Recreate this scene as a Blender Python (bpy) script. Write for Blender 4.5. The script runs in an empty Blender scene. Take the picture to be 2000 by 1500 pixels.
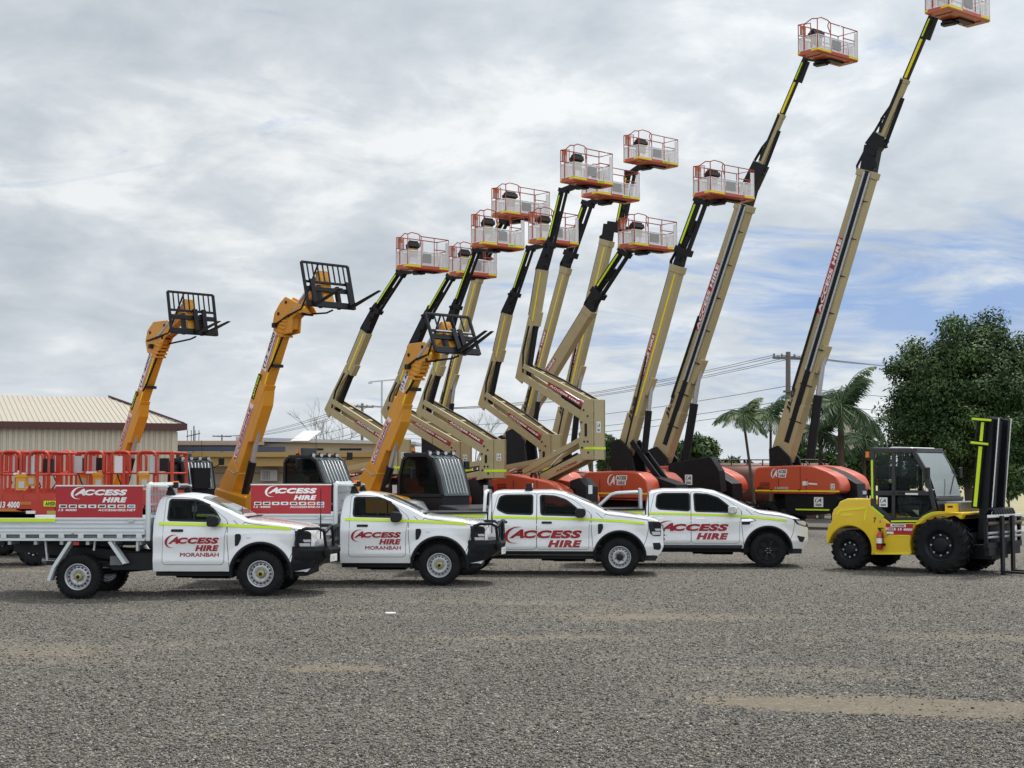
import bpy, bmesh, math, random
import numpy as np
from mathutils import Vector, Matrix
S = bpy.context.scene
COL = S.collection
rad = math.radians
# ---------------------------------------------------------------- camera
CAM_Z = 2.2
PITCH = rad(3.28)
cd = bpy.data.cameras.new("camera"); cam = bpy.data.objects.new("camera", cd); COL.objects.link(cam)
cd.sensor_width = 36; cd.lens = 54; cd.clip_start = .1; cd.clip_end = 4000
cam.location = (0, 0, CAM_Z); cam.rotation_euler = (rad(90) + PITCH, 0, 0)
S.camera = cam
S.view_settings.view_transform = 'Standard'; S.view_settings.look = 'None'
S.view_settings.exposure = 0.14; S.view_settings.gamma = 1
S.render.resolution_x = 1024; S.render.resolution_y = 768
S.cycles.max_bounces = 6; S.cycles.transparent_max_bounces = 12
S.cycles.caustics_reflective = False; S.cycles.caustics_refractive = False
# ---------------------------------------------------------------- sky and sun
SUN_EL, SUN_AZ = 62, 32            # azimuth from +Y towards +X
w = bpy.data.worlds.new("World"); S.world = w; w.use_nodes = True
nt = w.node_tree; N = nt.nodes; L = nt.links; N.clear()
def nd(tree, t, **k):
    n = tree.nodes.new(t)
    for a, b in k.items():
        if a.startswith('i_'): n.inputs[int(a[2:])].default_value = b
        else: setattr(n, a, b)
    return n
def mth(tree, op, a, b=None, clamp=False):
    n = tree.nodes.new('ShaderNodeMath'); n.operation = op; n.use_clamp = clamp
    for i, v in enumerate((a, b)):
        if v is None: continue
        if isinstance(v, (int, float)): n.inputs[i].default_value = v
        else: tree.links.new(v, n.inputs[i])
    return n.outputs[0]
def mixc(tree, f, a, b, mode='MIX'):
    n = tree.nodes.new('ShaderNodeMix'); n.data_type = 'RGBA'; n.blend_type = mode
    for i, v in ((0, f), (6, a), (7, b)):
        if isinstance(v, (int, float)): n.inputs[i].default_value = v
        elif isinstance(v, (tuple, list)): n.inputs[i].default_value = (*v, 1)
        else: tree.links.new(v, n.inputs[i])
    return n.outputs[2]
def ramp(tree, f, stops, interp='LINEAR'):
    n = tree.nodes.new('ShaderNodeValToRGB'); r = n.color_ramp; r.interpolation = interp
    while len(r.elements) < len(stops): r.elements.new(.5)
    for e, (p, c) in zip(r.elements, stops):
        e.position = p; e.color = (*c, 1) if isinstance(c, (tuple, list)) else (c, c, c, 1)
    tree.links.new(f, n.inputs[0]); return n.outputs[0]
sky = nd(nt, 'ShaderNodeTexSky', sky_type='NISHITA', sun_disc=False, sun_elevation=rad(SUN_EL), sun_rotation=rad(SUN_AZ), dust_density=1.5, ozone_density=1.5)
bg = N.new('ShaderNodeBackground'); bg.inputs[1].default_value = .108
wo = N.new('ShaderNodeOutputWorld'); L.new(bg.outputs[0], wo.inputs[0])
tc = N.new('ShaderNodeTexCoord'); sx = N.new('ShaderNodeSeparateXYZ'); L.new(tc.outputs['Generated'], sx.inputs[0])
X, Y, Z = sx.outputs
zc = mth(nt, 'MAXIMUM', Z, 0.0); den = mth(nt, 'ADD', zc, .28)
cx = N.new('ShaderNodeCombineXYZ')
L.new(mth(nt, 'DIVIDE', X, den), cx.inputs[0]); L.new(mth(nt, 'DIVIDE', Y, den), cx.inputs[1])
def noise(tree, vec, scale, detail=6, rough=.55, dist=0, lac=2.0):
    n = nd(tree, 'ShaderNodeTexNoise'); n.inputs['Scale'].default_value = scale; n.inputs['Detail'].default_value = detail
    n.inputs['Roughness'].default_value = rough; n.inputs['Distortion'].default_value = dist; n.inputs['Lacunarity'].default_value = lac
    if vec is not None: tree.links.new(vec, n.inputs['Vector'])
    return n.outputs['Fac']
mp = nd(nt, 'ShaderNodeMapping'); L.new(cx.outputs[0], mp.inputs[0]); mp.inputs['Scale'].default_value = (1.0, 1.0, 1); mp.inputs['Rotation'].default_value = (0, 0, rad(-14)); mp.inputs['Location'].default_value = (3.1, 1.7, 0)
n_big = noise(nt, mp.outputs[0], 1.5, 5, .5, .3)
n_mid = noise(nt, mp.outputs[0], 4.3, 8, .56, .5)
n_fin = noise(nt, mp.outputs[0], 12.0, 6, .6, .3)
den_c = mth(nt, 'ADD', mth(nt, 'MULTIPLY', n_big, .40), mth(nt, 'ADD', mth(nt, 'MULTIPLY', n_mid, .42), mth(nt, 'MULTIPLY', n_fin, .18)))
cl = ramp(nt, den_c, [(.37, (4.0, 4.45, 4.95)), (.45, (4.7, 5.15, 5.6)), (.52, (5.5, 5.9, 6.25)), (.60, (7.2, 7.45, 7.6))])
# brighter towards the hidden sun (right, high) and behind the camera
az = mth(nt, 'DIVIDE', X, mth(nt, 'MAXIMUM', mth(nt, 'ABSOLUTE', Y), .05))
br_r = mth(nt, 'MULTIPLY', mth(nt, 'ADD', mth(nt, 'MULTIPLY', az, 1.5), .28, True), mth(nt, 'ADD', .06, mth(nt, 'MULTIPLY', zc, .75)))
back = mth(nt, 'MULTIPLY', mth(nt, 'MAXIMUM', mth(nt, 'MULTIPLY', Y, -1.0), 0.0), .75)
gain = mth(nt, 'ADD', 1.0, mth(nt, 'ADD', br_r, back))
hz = mth(nt, 'SUBTRACT', 1.0, mth(nt, 'MULTIPLY', Z, 7.0), True)      # pale near the horizon
cl2 = mixc(nt, mth(nt, 'MULTIPLY', hz, .45), cl, (6.5, 6.95, 7.3))
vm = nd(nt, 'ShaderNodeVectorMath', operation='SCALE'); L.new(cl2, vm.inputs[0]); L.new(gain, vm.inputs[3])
# blue gaps, mostly low on the right
mg = nd(nt, 'ShaderNodeMapping'); L.new(cx.outputs[0], mg.inputs[0]); mg.inputs['Scale'].default_value = (2.6, 5.6, 1); mg.inputs['Rotation'].default_value = (0, 0, rad(-5)); mg.inputs['Location'].default_value = (5.3, 2.2, 0)
gapn = noise(nt, mg.outputs[0], 1.0, 9, .62, .7)
lowm = mth(nt, 'MULTIPLY', mth(nt, 'SUBTRACT', 1.0, mth(nt, 'MULTIPLY', mth(nt, 'ABSOLUTE', mth(nt, 'SUBTRACT', Z, .105)), 11.0), True), mth(nt, 'ADD', mth(nt, 'MULTIPLY', az, 3.2), .42, True))
gap = mth(nt, 'MULTIPLY', mth(nt, 'SUBTRACT', mth(nt, 'ADD', mth(nt, 'MULTIPLY', lowm, .315), mth(nt, 'SUBTRACT', 1.0, gapn)), .635), 5.0, True)
blue = mixc(nt, .2, (1.7, 3.1, 6.2), sky.outputs[0])
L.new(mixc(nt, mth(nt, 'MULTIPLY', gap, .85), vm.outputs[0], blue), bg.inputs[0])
sd = bpy.data.lights.new("sun", 'SUN'); sun = bpy.data.objects.new("sun", sd); COL.objects.link(sun)
sd.energy = 3.3; sd.angle = rad(7); sd.color = (1, .95, .88)
sdir = Vector((math.sin(rad(SUN_AZ)) * math.cos(rad(SUN_EL)), math.cos(rad(SUN_AZ)) * math.cos(rad(SUN_EL)), math.sin(rad(SUN_EL))))
sun.rotation_euler = sdir.to_track_quat('Z', 'Y').to_euler(); sun.location = (0, 0, 40)

# ---------------------------------------------------------------- measuring helpers (photo pixel -> a point in the yard)
CPOS = Vector((0, 0, CAM_Z)); CR = cam.rotation_euler.to_matrix()
def ray(px, py): return (CR @ Vector(((px - 1000) / 3000, (750 - py) / 3000, -1))).normalized()
def at(px, py, D):
    d = ray(px, py); return CPOS + d * (D / d.y)
class Frame:
    """a machine's own upright frame: u forward, v left, z up; loc() measures a photo pixel on the plane v = const"""
    def __init__(s, px, D, yaw):
        p = at(px, 900, D); s.o = Vector((p.x, p.y, gz(p.x, p.y))); s.yaw = rad(yaw)
        s.h = Vector((math.cos(s.yaw), math.sin(s.yaw), 0)); s.l = Vector((-math.sin(s.yaw), math.cos(s.yaw), 0))
    def loc(s, px, py, v=0):
        d = ray(px, py); p0 = s.o + s.l * v
        t = (p0 - CPOS).dot(s.l) / d.dot(s.l); q = CPOS + d * t - s.o
        return (q.dot(s.h), q.z)
    def scale(s, px, py, v=0):
        d = ray(px, py); p0 = s.o + s.l * v; t = (p0 - CPOS).dot(s.l) / d.dot(s.l)
        return 3000 / (d.y * t)
def gz(x, y):
    return -.062 * math.exp(-((x + 7.7) / 1.7) ** 2 - ((y - 27.2) / 2.6) ** 2)

# ---------------------------------------------------------------- materials
MATS = {}
def M(name, col, rough=.5, metal=0., var=.10, scale=6., bump=0., coat=0., dirt=0., dcol=(.23, .19, .14), spec=.5, bscale=None):
    if name in MATS: return MATS[name]
    m = bpy.data.materials.new(name); m.use_nodes = True; t = m.node_tree; b = t.nodes['Principled BSDF']
    tcn = t.nodes.new('ShaderNodeTexCoord'); v = tcn.outputs['Object']
    n1 = noise(t, v, scale, 6, .6)
    c = mixc(t, n1, tuple(x * (1 - var) for x in col), tuple(min(1, x * (1 + var)) for x in col))
    if dirt:
        n2 = noise(t, v, scale * .55, 8, .68, .4)
        c = mixc(t, mth(t, 'MULTIPLY', mth(t, 'MULTIPLY', mth(t, 'SUBTRACT', n2, .47), 5.0, True), dirt), c, dcol)
    t.links.new(c, b.inputs['Base Color'])
    b.inputs['Metallic'].default_value = metal; b.inputs['Coat Weight'].default_value = coat; b.inputs['Coat Roughness'].default_value = .08
    b.inputs['Specular IOR Level'].default_value = spec
    rr = mth(t, 'ADD', mth(t, 'MULTIPLY', mth(t, 'SUBTRACT', noise(t, v, scale * 3, 4), .5), .25), rough, True)
    t.links.new(rr, b.inputs['Roughness'])
    if bump:
        bn = nd(t, 'ShaderNodeBump'); bn.inputs['Strength'].default_value = bump; bn.inputs['Distance'].default_value = .02
        t.links.new(noise(t, v, bscale or scale * 6, 5, .6), bn.inputs['Height']); t.links.new(bn.outputs[0], b.inputs['Normal'])
    MATS[name] = m; return m
WHITE = M('white_paint', (.78, .79, .80), .25, var=.03, scale=2, coat=1.0, dirt=.10, dcol=(.45, .42, .37))
TRAYW = M('tray_white', (.62, .66, .68), .42, var=.06, scale=4, dirt=.10)
REDSIGN = M('sign_red', (.40, .012, .022), .35, var=.06, scale=3)
REDTXT = M('lettering_red', (.32, .010, .018), .4, var=.05)
WTXT = M('lettering_white', (.85, .85, .85), .4, var=.02)
BTXT = M('lettering_black', (.015, .015, .018), .5)
HIVIS = M('hivis_yellow', (.62, .82, .01), .45, var=.04)
YSTR = M('reflective_yellow', (.86, .70, .01), .45, var=.06)
BLACK = M('black_paint', (.008, .0085, .010), .45, var=.25, scale=9, spec=.3)
BLKPL = M('black_plastic', (.012, .0125, .015), .55, var=.2, scale=12, bump=.15, spec=.3)
BLKST = M('black_steel', (.010, .011, .014), .40, var=.35, scale=7, dirt=.10, dcol=(.05, .046, .042), spec=.2)
RUBBER = M('tyre_rubber', (.010, .010, .011), .8, var=.3, scale=10, bump=.2, dirt=.22, dcol=(.045, .04, .036), spec=.2)
BASKW = M('basket_silver', (.74, .74, .73), .42, .1, var=.08, scale=9)
BASKR = M('basket_rail', (.40, .055, .028), .45, var=.15, scale=5)
STEEL = M('silver_steel', (.46, .47, .49), .38, .55, var=.12, scale=14, dirt=.15)
GALV = M('galvanised_steel', (.50, .52, .54), .42, .5, var=.12, scale=12)
CHROME = M('chrome', (.75, .76, .78), .12, 1., var=.03)
ORANGE = M('lift_orange', (.52, .078, .030), .40, var=.10, scale=2.5, coat=.25, dirt=.14, dcol=(.45, .16, .10))
RAILRED = M('rail_red', (.48, .045, .022), .45, var=.12, scale=4, dirt=.15, dcol=(.30, .10, .07))
TAN = M('boom_tan', (.41, .335, .178), .45, var=.08, scale=2.0, coat=.1, dirt=.30, dcol=(.29, .225, .125))
AMBER = M('machine_amber', (.66, .285, .014), .42, var=.09, scale=2.2, coat=.2, dirt=.16, dcol=(.30, .14, .04))
YELLOW = M('forklift_yellow', (.78, .53, .016), .34, var=.06, scale=2, coat=.4, dirt=.08, dcol=(.40, .25, .05))
PGREY = M('grey_plastic', (.16, .165, .17), .5, var=.15)
LGREY = M('light_grey', (.50, .51, .52), .5, var=.1)
GLASS = M('dark_glass', (.012, .014, .017), .06, var=.3, scale=1.5, spec=.32)
SKIN_IN = None
LENS = M('lamp_lens', (.55, .57, .60), .1, var=.3, scale=30, coat=.8)
BEACON = M('amber_lens', (.80, .22, .02), .25, var=.1)
PLATE = M('plate_white', (.78, .78, .76), .4, var=.03)
def panel_mat():
    m = bpy.data.materials.new('perforated_panel'); m.use_nodes = True; t = m.node_tree; b = t.nodes['Principled BSDF']
    b.inputs['Base Color'].default_value = (.72, .72, .71, 1); b.inputs['Roughness'].default_value = .5
    v = t.nodes.new('ShaderNodeTexCoord').outputs['Object']; s = t.nodes.new('ShaderNodeSeparateXYZ'); t.links.new(v, s.inputs[0])
    def hole(o, f): return mth(t, 'LESS_THAN', mth(t, 'FRACT', mth(t, 'MULTIPLY', o, f)), .60)
    a = mth(t, 'MULTIPLY', hole(mth(t, 'ADD', s.outputs[1], s.outputs[0]), 16.), hole(s.outputs[2], 26.))
    mx = t.nodes.new('ShaderNodeMixShader'); tr = t.nodes.new('ShaderNodeBsdfTransparent')
    t.links.new(a, mx.inputs[0]); t.links.new(b.outputs[0], mx.inputs[1]); t.links.new(tr.outputs[0], mx.inputs[2])
    t.links.new(mx.outputs[0], t.nodes['Material Output'].inputs[0]); return m
PERF = panel_mat()
def glass_clear():
    m = bpy.data.materials.new('clear_glass'); m.use_nodes = True; t = m.node_tree; b = t.nodes['Principled BSDF']
    b.inputs['Base Color'].default_value = (.02, .03, .03, 1); b.inputs['Roughness'].default_value = .04
    mx = t.nodes.new('ShaderNodeMixShader'); tr = t.nodes.new('ShaderNodeBsdfTransparent'); tr.inputs[0].default_value = (.55, .62, .60, 1)
    lw = t.nodes.new('ShaderNodeLayerWeight'); lw.inputs[0].default_value = .35
    t.links.new(mth(t, 'ADD', mth(t, 'MULTIPLY', lw.outputs[0], .7), .22, True), mx.inputs[0]); t.links.new(tr.outputs[0], mx.inputs[1]); t.links.new(b.outputs[0], mx.inputs[2])
    t.links.new(mx.outputs[0], t.nodes['Material Output'].inputs[0]); return m
CGLASS = glass_clear()
def tint(name, tr_, base, refl, k=.5):
    m = glass_clear(); m.name = name; t = m.node_tree
    for n in t.nodes:
        if n.type == 'BSDF_TRANSPARENT': n.inputs[0].default_value = (*tr_, 1)
        if n.type == 'MATH' and n.operation == 'ADD': n.inputs[1].default_value = base
        if n.type == 'MATH' and n.operation == 'MULTIPLY': n.inputs[1].default_value = refl
    return m
TINT = tint('side_glass', (.40, .44, .45), .10, k=0, refl=.5); PRIVACY = tint('privacy_glass', (.13, .145, .155), .10, refl=.5); SCREEN = tint('screen_glass', (.5, .55, .53), .55, refl=.4)
SCREEN.node_tree.nodes['Principled BSDF'].inputs['Base Color'].default_value = (.20, .24, .24, 1); SCREEN.node_tree.nodes['Principled BSDF'].inputs['IOR'].default_value = 2.1

# ---------------------------------------------------------------- mesh builder
def sq(p, q, up):
    z = (q - p).normalized(); x = up.cross(z)
    if x.length < 1e-4: x = Vector((1, 0, 0)).cross(z)
    x.normalize(); return x, z.cross(x), z
class MB:
    def __init__(s, mat=None): s.v = []; s.f = []; s.m = []; s.sm = []; s.mats = []; s.cur = mat
    def add(s, vs, fs, mat=None, smooth=False):
        mat = mat or s.cur
        if mat not in s.mats: s.mats.append(mat)
        i = s.mats.index(mat); b = len(s.v)
        s.v.extend(Vector(v) for v in vs); s.f.extend([tuple(b + k for k in f) for f in fs]); s.m.extend([i] * len(fs)); s.sm.extend([smooth] * len(fs)); return s
    def hexa(s, a, b, mat=None):
        """two matching quads -> closed box"""
        return s.add(list(a) + list(b), [(3, 2, 1, 0), (4, 5, 6, 7), (0, 1, 5, 4), (1, 2, 6, 5), (2, 3, 7, 6), (3, 0, 4, 7)], mat)
    def box(s, c, d, mat=None, rz=0, ry=0):
        c = Vector(c); x, y, z = (k / 2 for k in d); R = Matrix.Rotation(rz, 3, 'Z') @ Matrix.Rotation(ry, 3, 'Y')
        P = lambda a, b, e: c + R @ Vector((a * x, b * y, e * z))
        return s.hexa([P(-1, -1, -1), P(1, -1, -1), P(1, 1, -1), P(-1, 1, -1)], [P(-1, -1, 1), P(1, -1, 1), P(1, 1, 1), P(-1, 1, 1)], mat)
    def beam(s, p, q, wd, ht, mat=None, up=(0, 1, 0), w1=None, h1=None):
        """square beam p->q; wd across `up`, ht... wd is measured along up, ht across it"""
        p, q = Vector(p), Vector(q); x, y, z = sq(p, q, Vector(up)); w1 = wd if w1 is None else w1; h1 = ht if h1 is None else h1
        r = lambda c, a, b: [c - x * b / 2 - y * a / 2, c + x * b / 2 - y * a / 2, c + x * b / 2 + y * a / 2, c - x * b / 2 + y * a / 2]
        return s.hexa(r(p, wd, ht), r(q, w1, h1), mat)
    def cyl(s, p, q, r, mat=None, n=14, r1=None, smooth=True):
        p, q = Vector(p), Vector(q); x, y, z = sq(p, q, Vector((.123, .45, 1))); r1 = r if r1 is None else r1
        A = [(math.cos(2 * math.pi * k / n), math.sin(2 * math.pi * k / n)) for k in range(n)]
        vs = [p + (x * a + y * b) * r for a, b in A] + [q + (x * a + y * b) * r1 for a, b in A]
        s.add(vs, [(k, (k + 1) % n, n + (k + 1) % n, n + k) for k in range(n)], mat, smooth)
        return s.add(vs, [tuple(range(n - 1, -1, -1)), tuple(range(n, 2 * n))], mat)
    def tube(s, pts, r, mat=None, n=6, closed=False, smooth=True):
        P = [Vector(p) for p in pts]; m = len(P); rings = []
        px = None
        for i in range(m):
            a = P[i - 1] if (i or closed) else P[i]; b = P[(i + 1) % m] if (i < m - 1 or closed) else P[i]
            z = (b - a).normalized()
            if px is None: x = sq(a, b, Vector((.12, .31, 1)))[0]
            else: x = px - z * px.dot(z); x.normalize()
            px = x; y = z.cross(x)
            rr = r[i] if isinstance(r, (list, tuple)) else r
            rings.append([P[i] + (x * math.cos(2 * math.pi * k / n) + y * math.sin(2 * math.pi * k / n)) * rr for k in range(n)])
        vs = [v for g in rings for v in g]; fs = []
        for i in range(m if closed else m - 1):
            j = (i + 1) % m
            fs += [(i * n + k, i * n + (k + 1) % n, j * n + (k + 1) % n, j * n + k) for k in range(n)]
        s.add(vs, fs, mat, smooth)
        if not closed: s.add(vs, [tuple(range(n - 1, -1, -1)), tuple(range((m - 1) * n, m * n))], mat)
        return s
    def prism(s, poly, v0, v1, mat=None, ax='y'):
        """polygon in the (x,z) plane pushed from y=v0 to y=v1"""
        n = len(poly); A = sum(poly[i][0] * poly[(i + 1) % n][1] - poly[(i + 1) % n][0] * poly[i][1] for i in range(n))
        if A < 0: poly = poly[::-1]
        f = (lambda a, b, y: Vector((a, y, b))) if ax == 'y' else ((lambda a, b, y: Vector((y, a, b))) if ax == 'x' else (lambda a, b, y: Vector((a, b, y))))
        if v0 > v1: v0, v1 = v1, v0
        vs = [f(a, b, v0) for a, b in poly] + [f(a, b, v1) for a, b in poly]
        return s.add(vs, [tuple(range(n)), tuple(range(2 * n - 1, n - 1, -1))] + [(i, n + i, n + (i + 1) % n, (i + 1) % n) for i in range(n)], mat)
    def lathe(s, prof, o, ax, mat=None, n=28, smooth=True):
        """prof = [(along, radius)] turned about the axis ax through o"""
        o = Vector(o); z = Vector(ax).normalized(); x = sq(Vector(), z, Vector((.01, .02, 1)))[0]; y = z.cross(x); vs = []; m = len(prof)
        for a, r in prof: vs += [o + z * a + (x * math.cos(2 * math.pi * k / n) + y * math.sin(2 * math.pi * k / n)) * r for k in range(n)]
        return s.add(vs, [(i * n + k, i * n + (k + 1) % n, (i + 1) * n + (k + 1) % n, (i + 1) * n + k) for i in range(m - 1) for k in range(n)], mat, smooth)
    def sphere(s, c, r, mat=None, n=12, sc=(1, 1, 1)):
        c = Vector(c); k = n // 2
        vs = [c + Vector((math.sin(math.pi * i / k) * math.cos(2 * math.pi * j / n) * r * sc[0], math.sin(math.pi * i / k) * math.sin(2 * math.pi * j / n) * r * sc[1], math.cos(math.pi * i / k) * r * sc[2])) for i in range(k + 1) for j in range(n)]
        return s.add(vs, [(i * n + j, (i + 1) * n + j, (i + 1) * n + (j + 1) % n, i * n + (j + 1) % n) for i in range(k) for j in range(n)], mat, True)
    def merge(s, o):
        for m_ in o.mats:
            idx = [i for i, k in enumerate(o.m) if o.mats[k] is m_]
            for sm in (False, True):
                fs = [o.f[i] for i in idx if o.sm[i] == sm]
                if fs: s.add(o.v, fs, m_, sm)
        return s
    def build(s, name, parent=None, bevel=0, seg=2, weld=False, ang=35):
        me = bpy.data.meshes.new(name)
        used = sorted({i for f in s.f for i in f}); mp_ = {o: k for k, o in enumerate(used)}
        me.from_pydata([s.v[i] for i in used], [], [tuple(mp_[i] for i in f) for f in s.f])
        for m_ in s.mats: me.materials.append(m_)
        me.polygons.foreach_set('material_index', s.m); me.polygons.foreach_set('use_smooth', s.sm)
        if weld:
            bm = bmesh.new(); bm.from_mesh(me); bmesh.ops.remove_doubles(bm, verts=bm.verts, dist=1e-4); bmesh.ops.recalc_face_normals(bm, faces=bm.faces); bm.to_mesh(me); bm.free()
        me.update(); ob = bpy.data.objects.new(name, me); COL.objects.link(ob)
        if parent: ob.parent = parent
        if bevel:
            b = ob.modifiers.new('edges', 'BEVEL'); b.width = bevel; b.segments = seg; b.limit_method = 'ANGLE'; b.angle_limit = rad(ang); b.harden_normals = False
        return ob
def tag(o, label=None, cat=None, group=None, kind=None):
    for k, v in (('label', label), ('category', cat), ('group', group), ('kind', kind)):
        if v: o[k] = v
    return o
def empty(name, loc=(0, 0, 0), rz=0, **k):
    o = bpy.data.objects.new(name, None); COL.objects.link(o); o.location = loc; o.rotation_euler = (0, 0, rz); o.empty_display_size = .3
    return tag(o, **k)
def kids(o): return [c for c in ALLK.get(o.name, [])]
def copy_tree(o, parent=None):
    c = o.copy(); COL.objects.link(c)
    if parent: c.parent = parent
    for ch in [x for x in S.objects if x.parent is o]: copy_tree(ch, c)
    return c
# ---------------------------------------------------------------- lettering
_T = {}
def text2d(body, shear=.28, bold=.02):
    k = (body, shear, bold)
    if k not in _T:
        cu = bpy.data.curves.new('t', 'FONT'); cu.body = body; cu.shear = shear; cu.offset = bold; cu.resolution_u = 3; cu.space_character = 1.0 + bold * 2
        ob = bpy.data.objects.new('t', cu); COL.objects.link(ob)
        me = bpy.data.meshes.new_from_object(ob.evaluated_get(bpy.context.evaluated_depsgraph_get()))
        vs = [(v.co.x, v.co.y) for v in me.vertices]; fs = [tuple(p.vertices) for p in me.polygons]
        bpy.data.objects.remove(ob); bpy.data.curves.remove(cu); bpy.data.meshes.remove(me)
        x0 = min(v[0] for v in vs); x1 = max(v[0] for v in vs); y0 = min(v[1] for v in vs); y1 = max(v[1] for v in vs)
        _T[k] = ([((a - x0) / (x1 - x0), (b - y0) / (y1 - y0)) for a, b in vs], fs)
    return _T[k]
def swoosh2d(n=20):
    """open crescent, in the unit square, thick at its left"""
    vs = []
    for i in range(n + 1):
        a = rad(68 + 222 * i / n); th = .30 * math.sin(math.pi * (i / n)) ** .9 + .015
        for r in (1, 1 - th): vs.append((.56 + .56 * math.cos(a) * r + .10 * math.sin(a), .5 + .5 * math.sin(a) * (1 - (1 - r) * .6)))
    return vs, [(2 * i, 2 * i + 1, 2 * i + 3, 2 * i + 2) for i in range(n)]
def cut2d(vs, fs, fn, step=.09):
    """slice flat faces into small cells and lay them on a surface with fn(a,b)"""
    bm = bmesh.new(); V = [bm.verts.new((a, b, 0)) for a, b in vs]
    for f in fs:
        try: bm.faces.new([V[i] for i in f])
        except ValueError: pass
    if step:
        for ax in (0, 1):
            lo = min(v[ax] for v in vs); hi = max(v[ax] for v in vs); k = lo + step
            while k < hi - 1e-3:
                no = Vector((1, 0, 0)) if ax == 0 else Vector((0, 1, 0))
                bmesh.ops.bisect_plane(bm, geom=bm.verts[:] + bm.edges[:] + bm.faces[:], plane_co=no * k, plane_no=no); k += step
    bm.verts.index_update(); bm.normal_update()
    out = [Vector(fn(v.co.x, v.co.y)) for v in bm.verts]; fo = [tuple(v.index for v in f.verts) for f in bm.faces]; bm.free()
    return out, fo
def put2d(mb, vs, fs, rect, fn, mat, step=0):
    x0, y0, x1, y1 = rect
    o, f = cut2d([(x0 + a * (x1 - x0), y0 + b * (y1 - y0)) for a, b in vs], fs, fn, step); mb.add(o, f, mat)
def word(mb, body, rect, fn, mat, shear=.28, bold=.02, step=0):
    v, f = text2d(body, shear, bold); put2d(mb, v, f, rect, fn, mat, step)
def plane_fn(o, xd, yd):
    o, xd, yd = Vector(o), Vector(xd).normalized(), Vector(yd).normalized()
    return lambda a, b: o + xd * a + yd * b
# ================================================================ SETTING
rng = np.random.default_rng(7); R_ = random.Random(11)
_VN = {}
def vnoise(x, y, seed=0, octv=6, gain=.58):
    x = np.asarray(x, float); y = np.asarray(y, float); tot = np.zeros_like(x); amp = 1.; nrm = 0.
    if seed not in _VN: _VN[seed] = np.random.default_rng(seed).uniform(size=(64, 64))
    T = _VN[seed]
    for o in range(octv):
        f = 2.0 ** o; a, b = x * f + 17.3 * o, y * f + 5.1 * o; i, j = np.floor(a).astype(int), np.floor(b).astype(int); u, v = a - i, b - j; u, v = u * u * (3 - 2 * u), v * v * (3 - 2 * v)
        g_ = lambda p, q: T[(i + p) % 64, (j + q) % 64]
        tot += amp * ((g_(0, 0) * (1 - u) + g_(1, 0) * u) * (1 - v) + (g_(0, 1) * (1 - u) + g_(1, 1) * u) * v); nrm += amp; amp *= gain
    return tot / nrm
def dirt_cover(x, y):
    """0..1: where fine tan dirt shows through the gravel (wheel-worn streaks)"""
    x = np.asarray(x, float); y = np.asarray(y, float); yy = y + .12 * x
    n_ = vnoise(x * .16 + 3, yy * .42 + 7, 5); bl = 0
    for cx_, cy_, rx, ry, k, a in ((2.9, 15.1, 2.6, .95, .24, 1.0), (4.6, 14.2, 3.2, .75, .20, 1.1), (2.9, 16.9, 2.6, 1.1, .05, .85), (.2, 20.6, 2.0, .5, -.1, .6), (6.2, 18.5, 2.2, .8, 0, .6), (-1.9, 17.4, .9, .5, 0, .7), (-2.6, 13.0, 1.3, .4, .1, .5), (3.0, 23.5, 3.0, .6, .05, .35)):
        bl = bl + a * np.clip(1 - (((y + k * (x - cx_)) - cy_) / ry) ** 2 - ((x - cx_) / rx) ** 2, 0, 1) ** .7
    return np.clip((n_ - .635 + .52 * bl) * 3.2, 0, 1)
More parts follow.
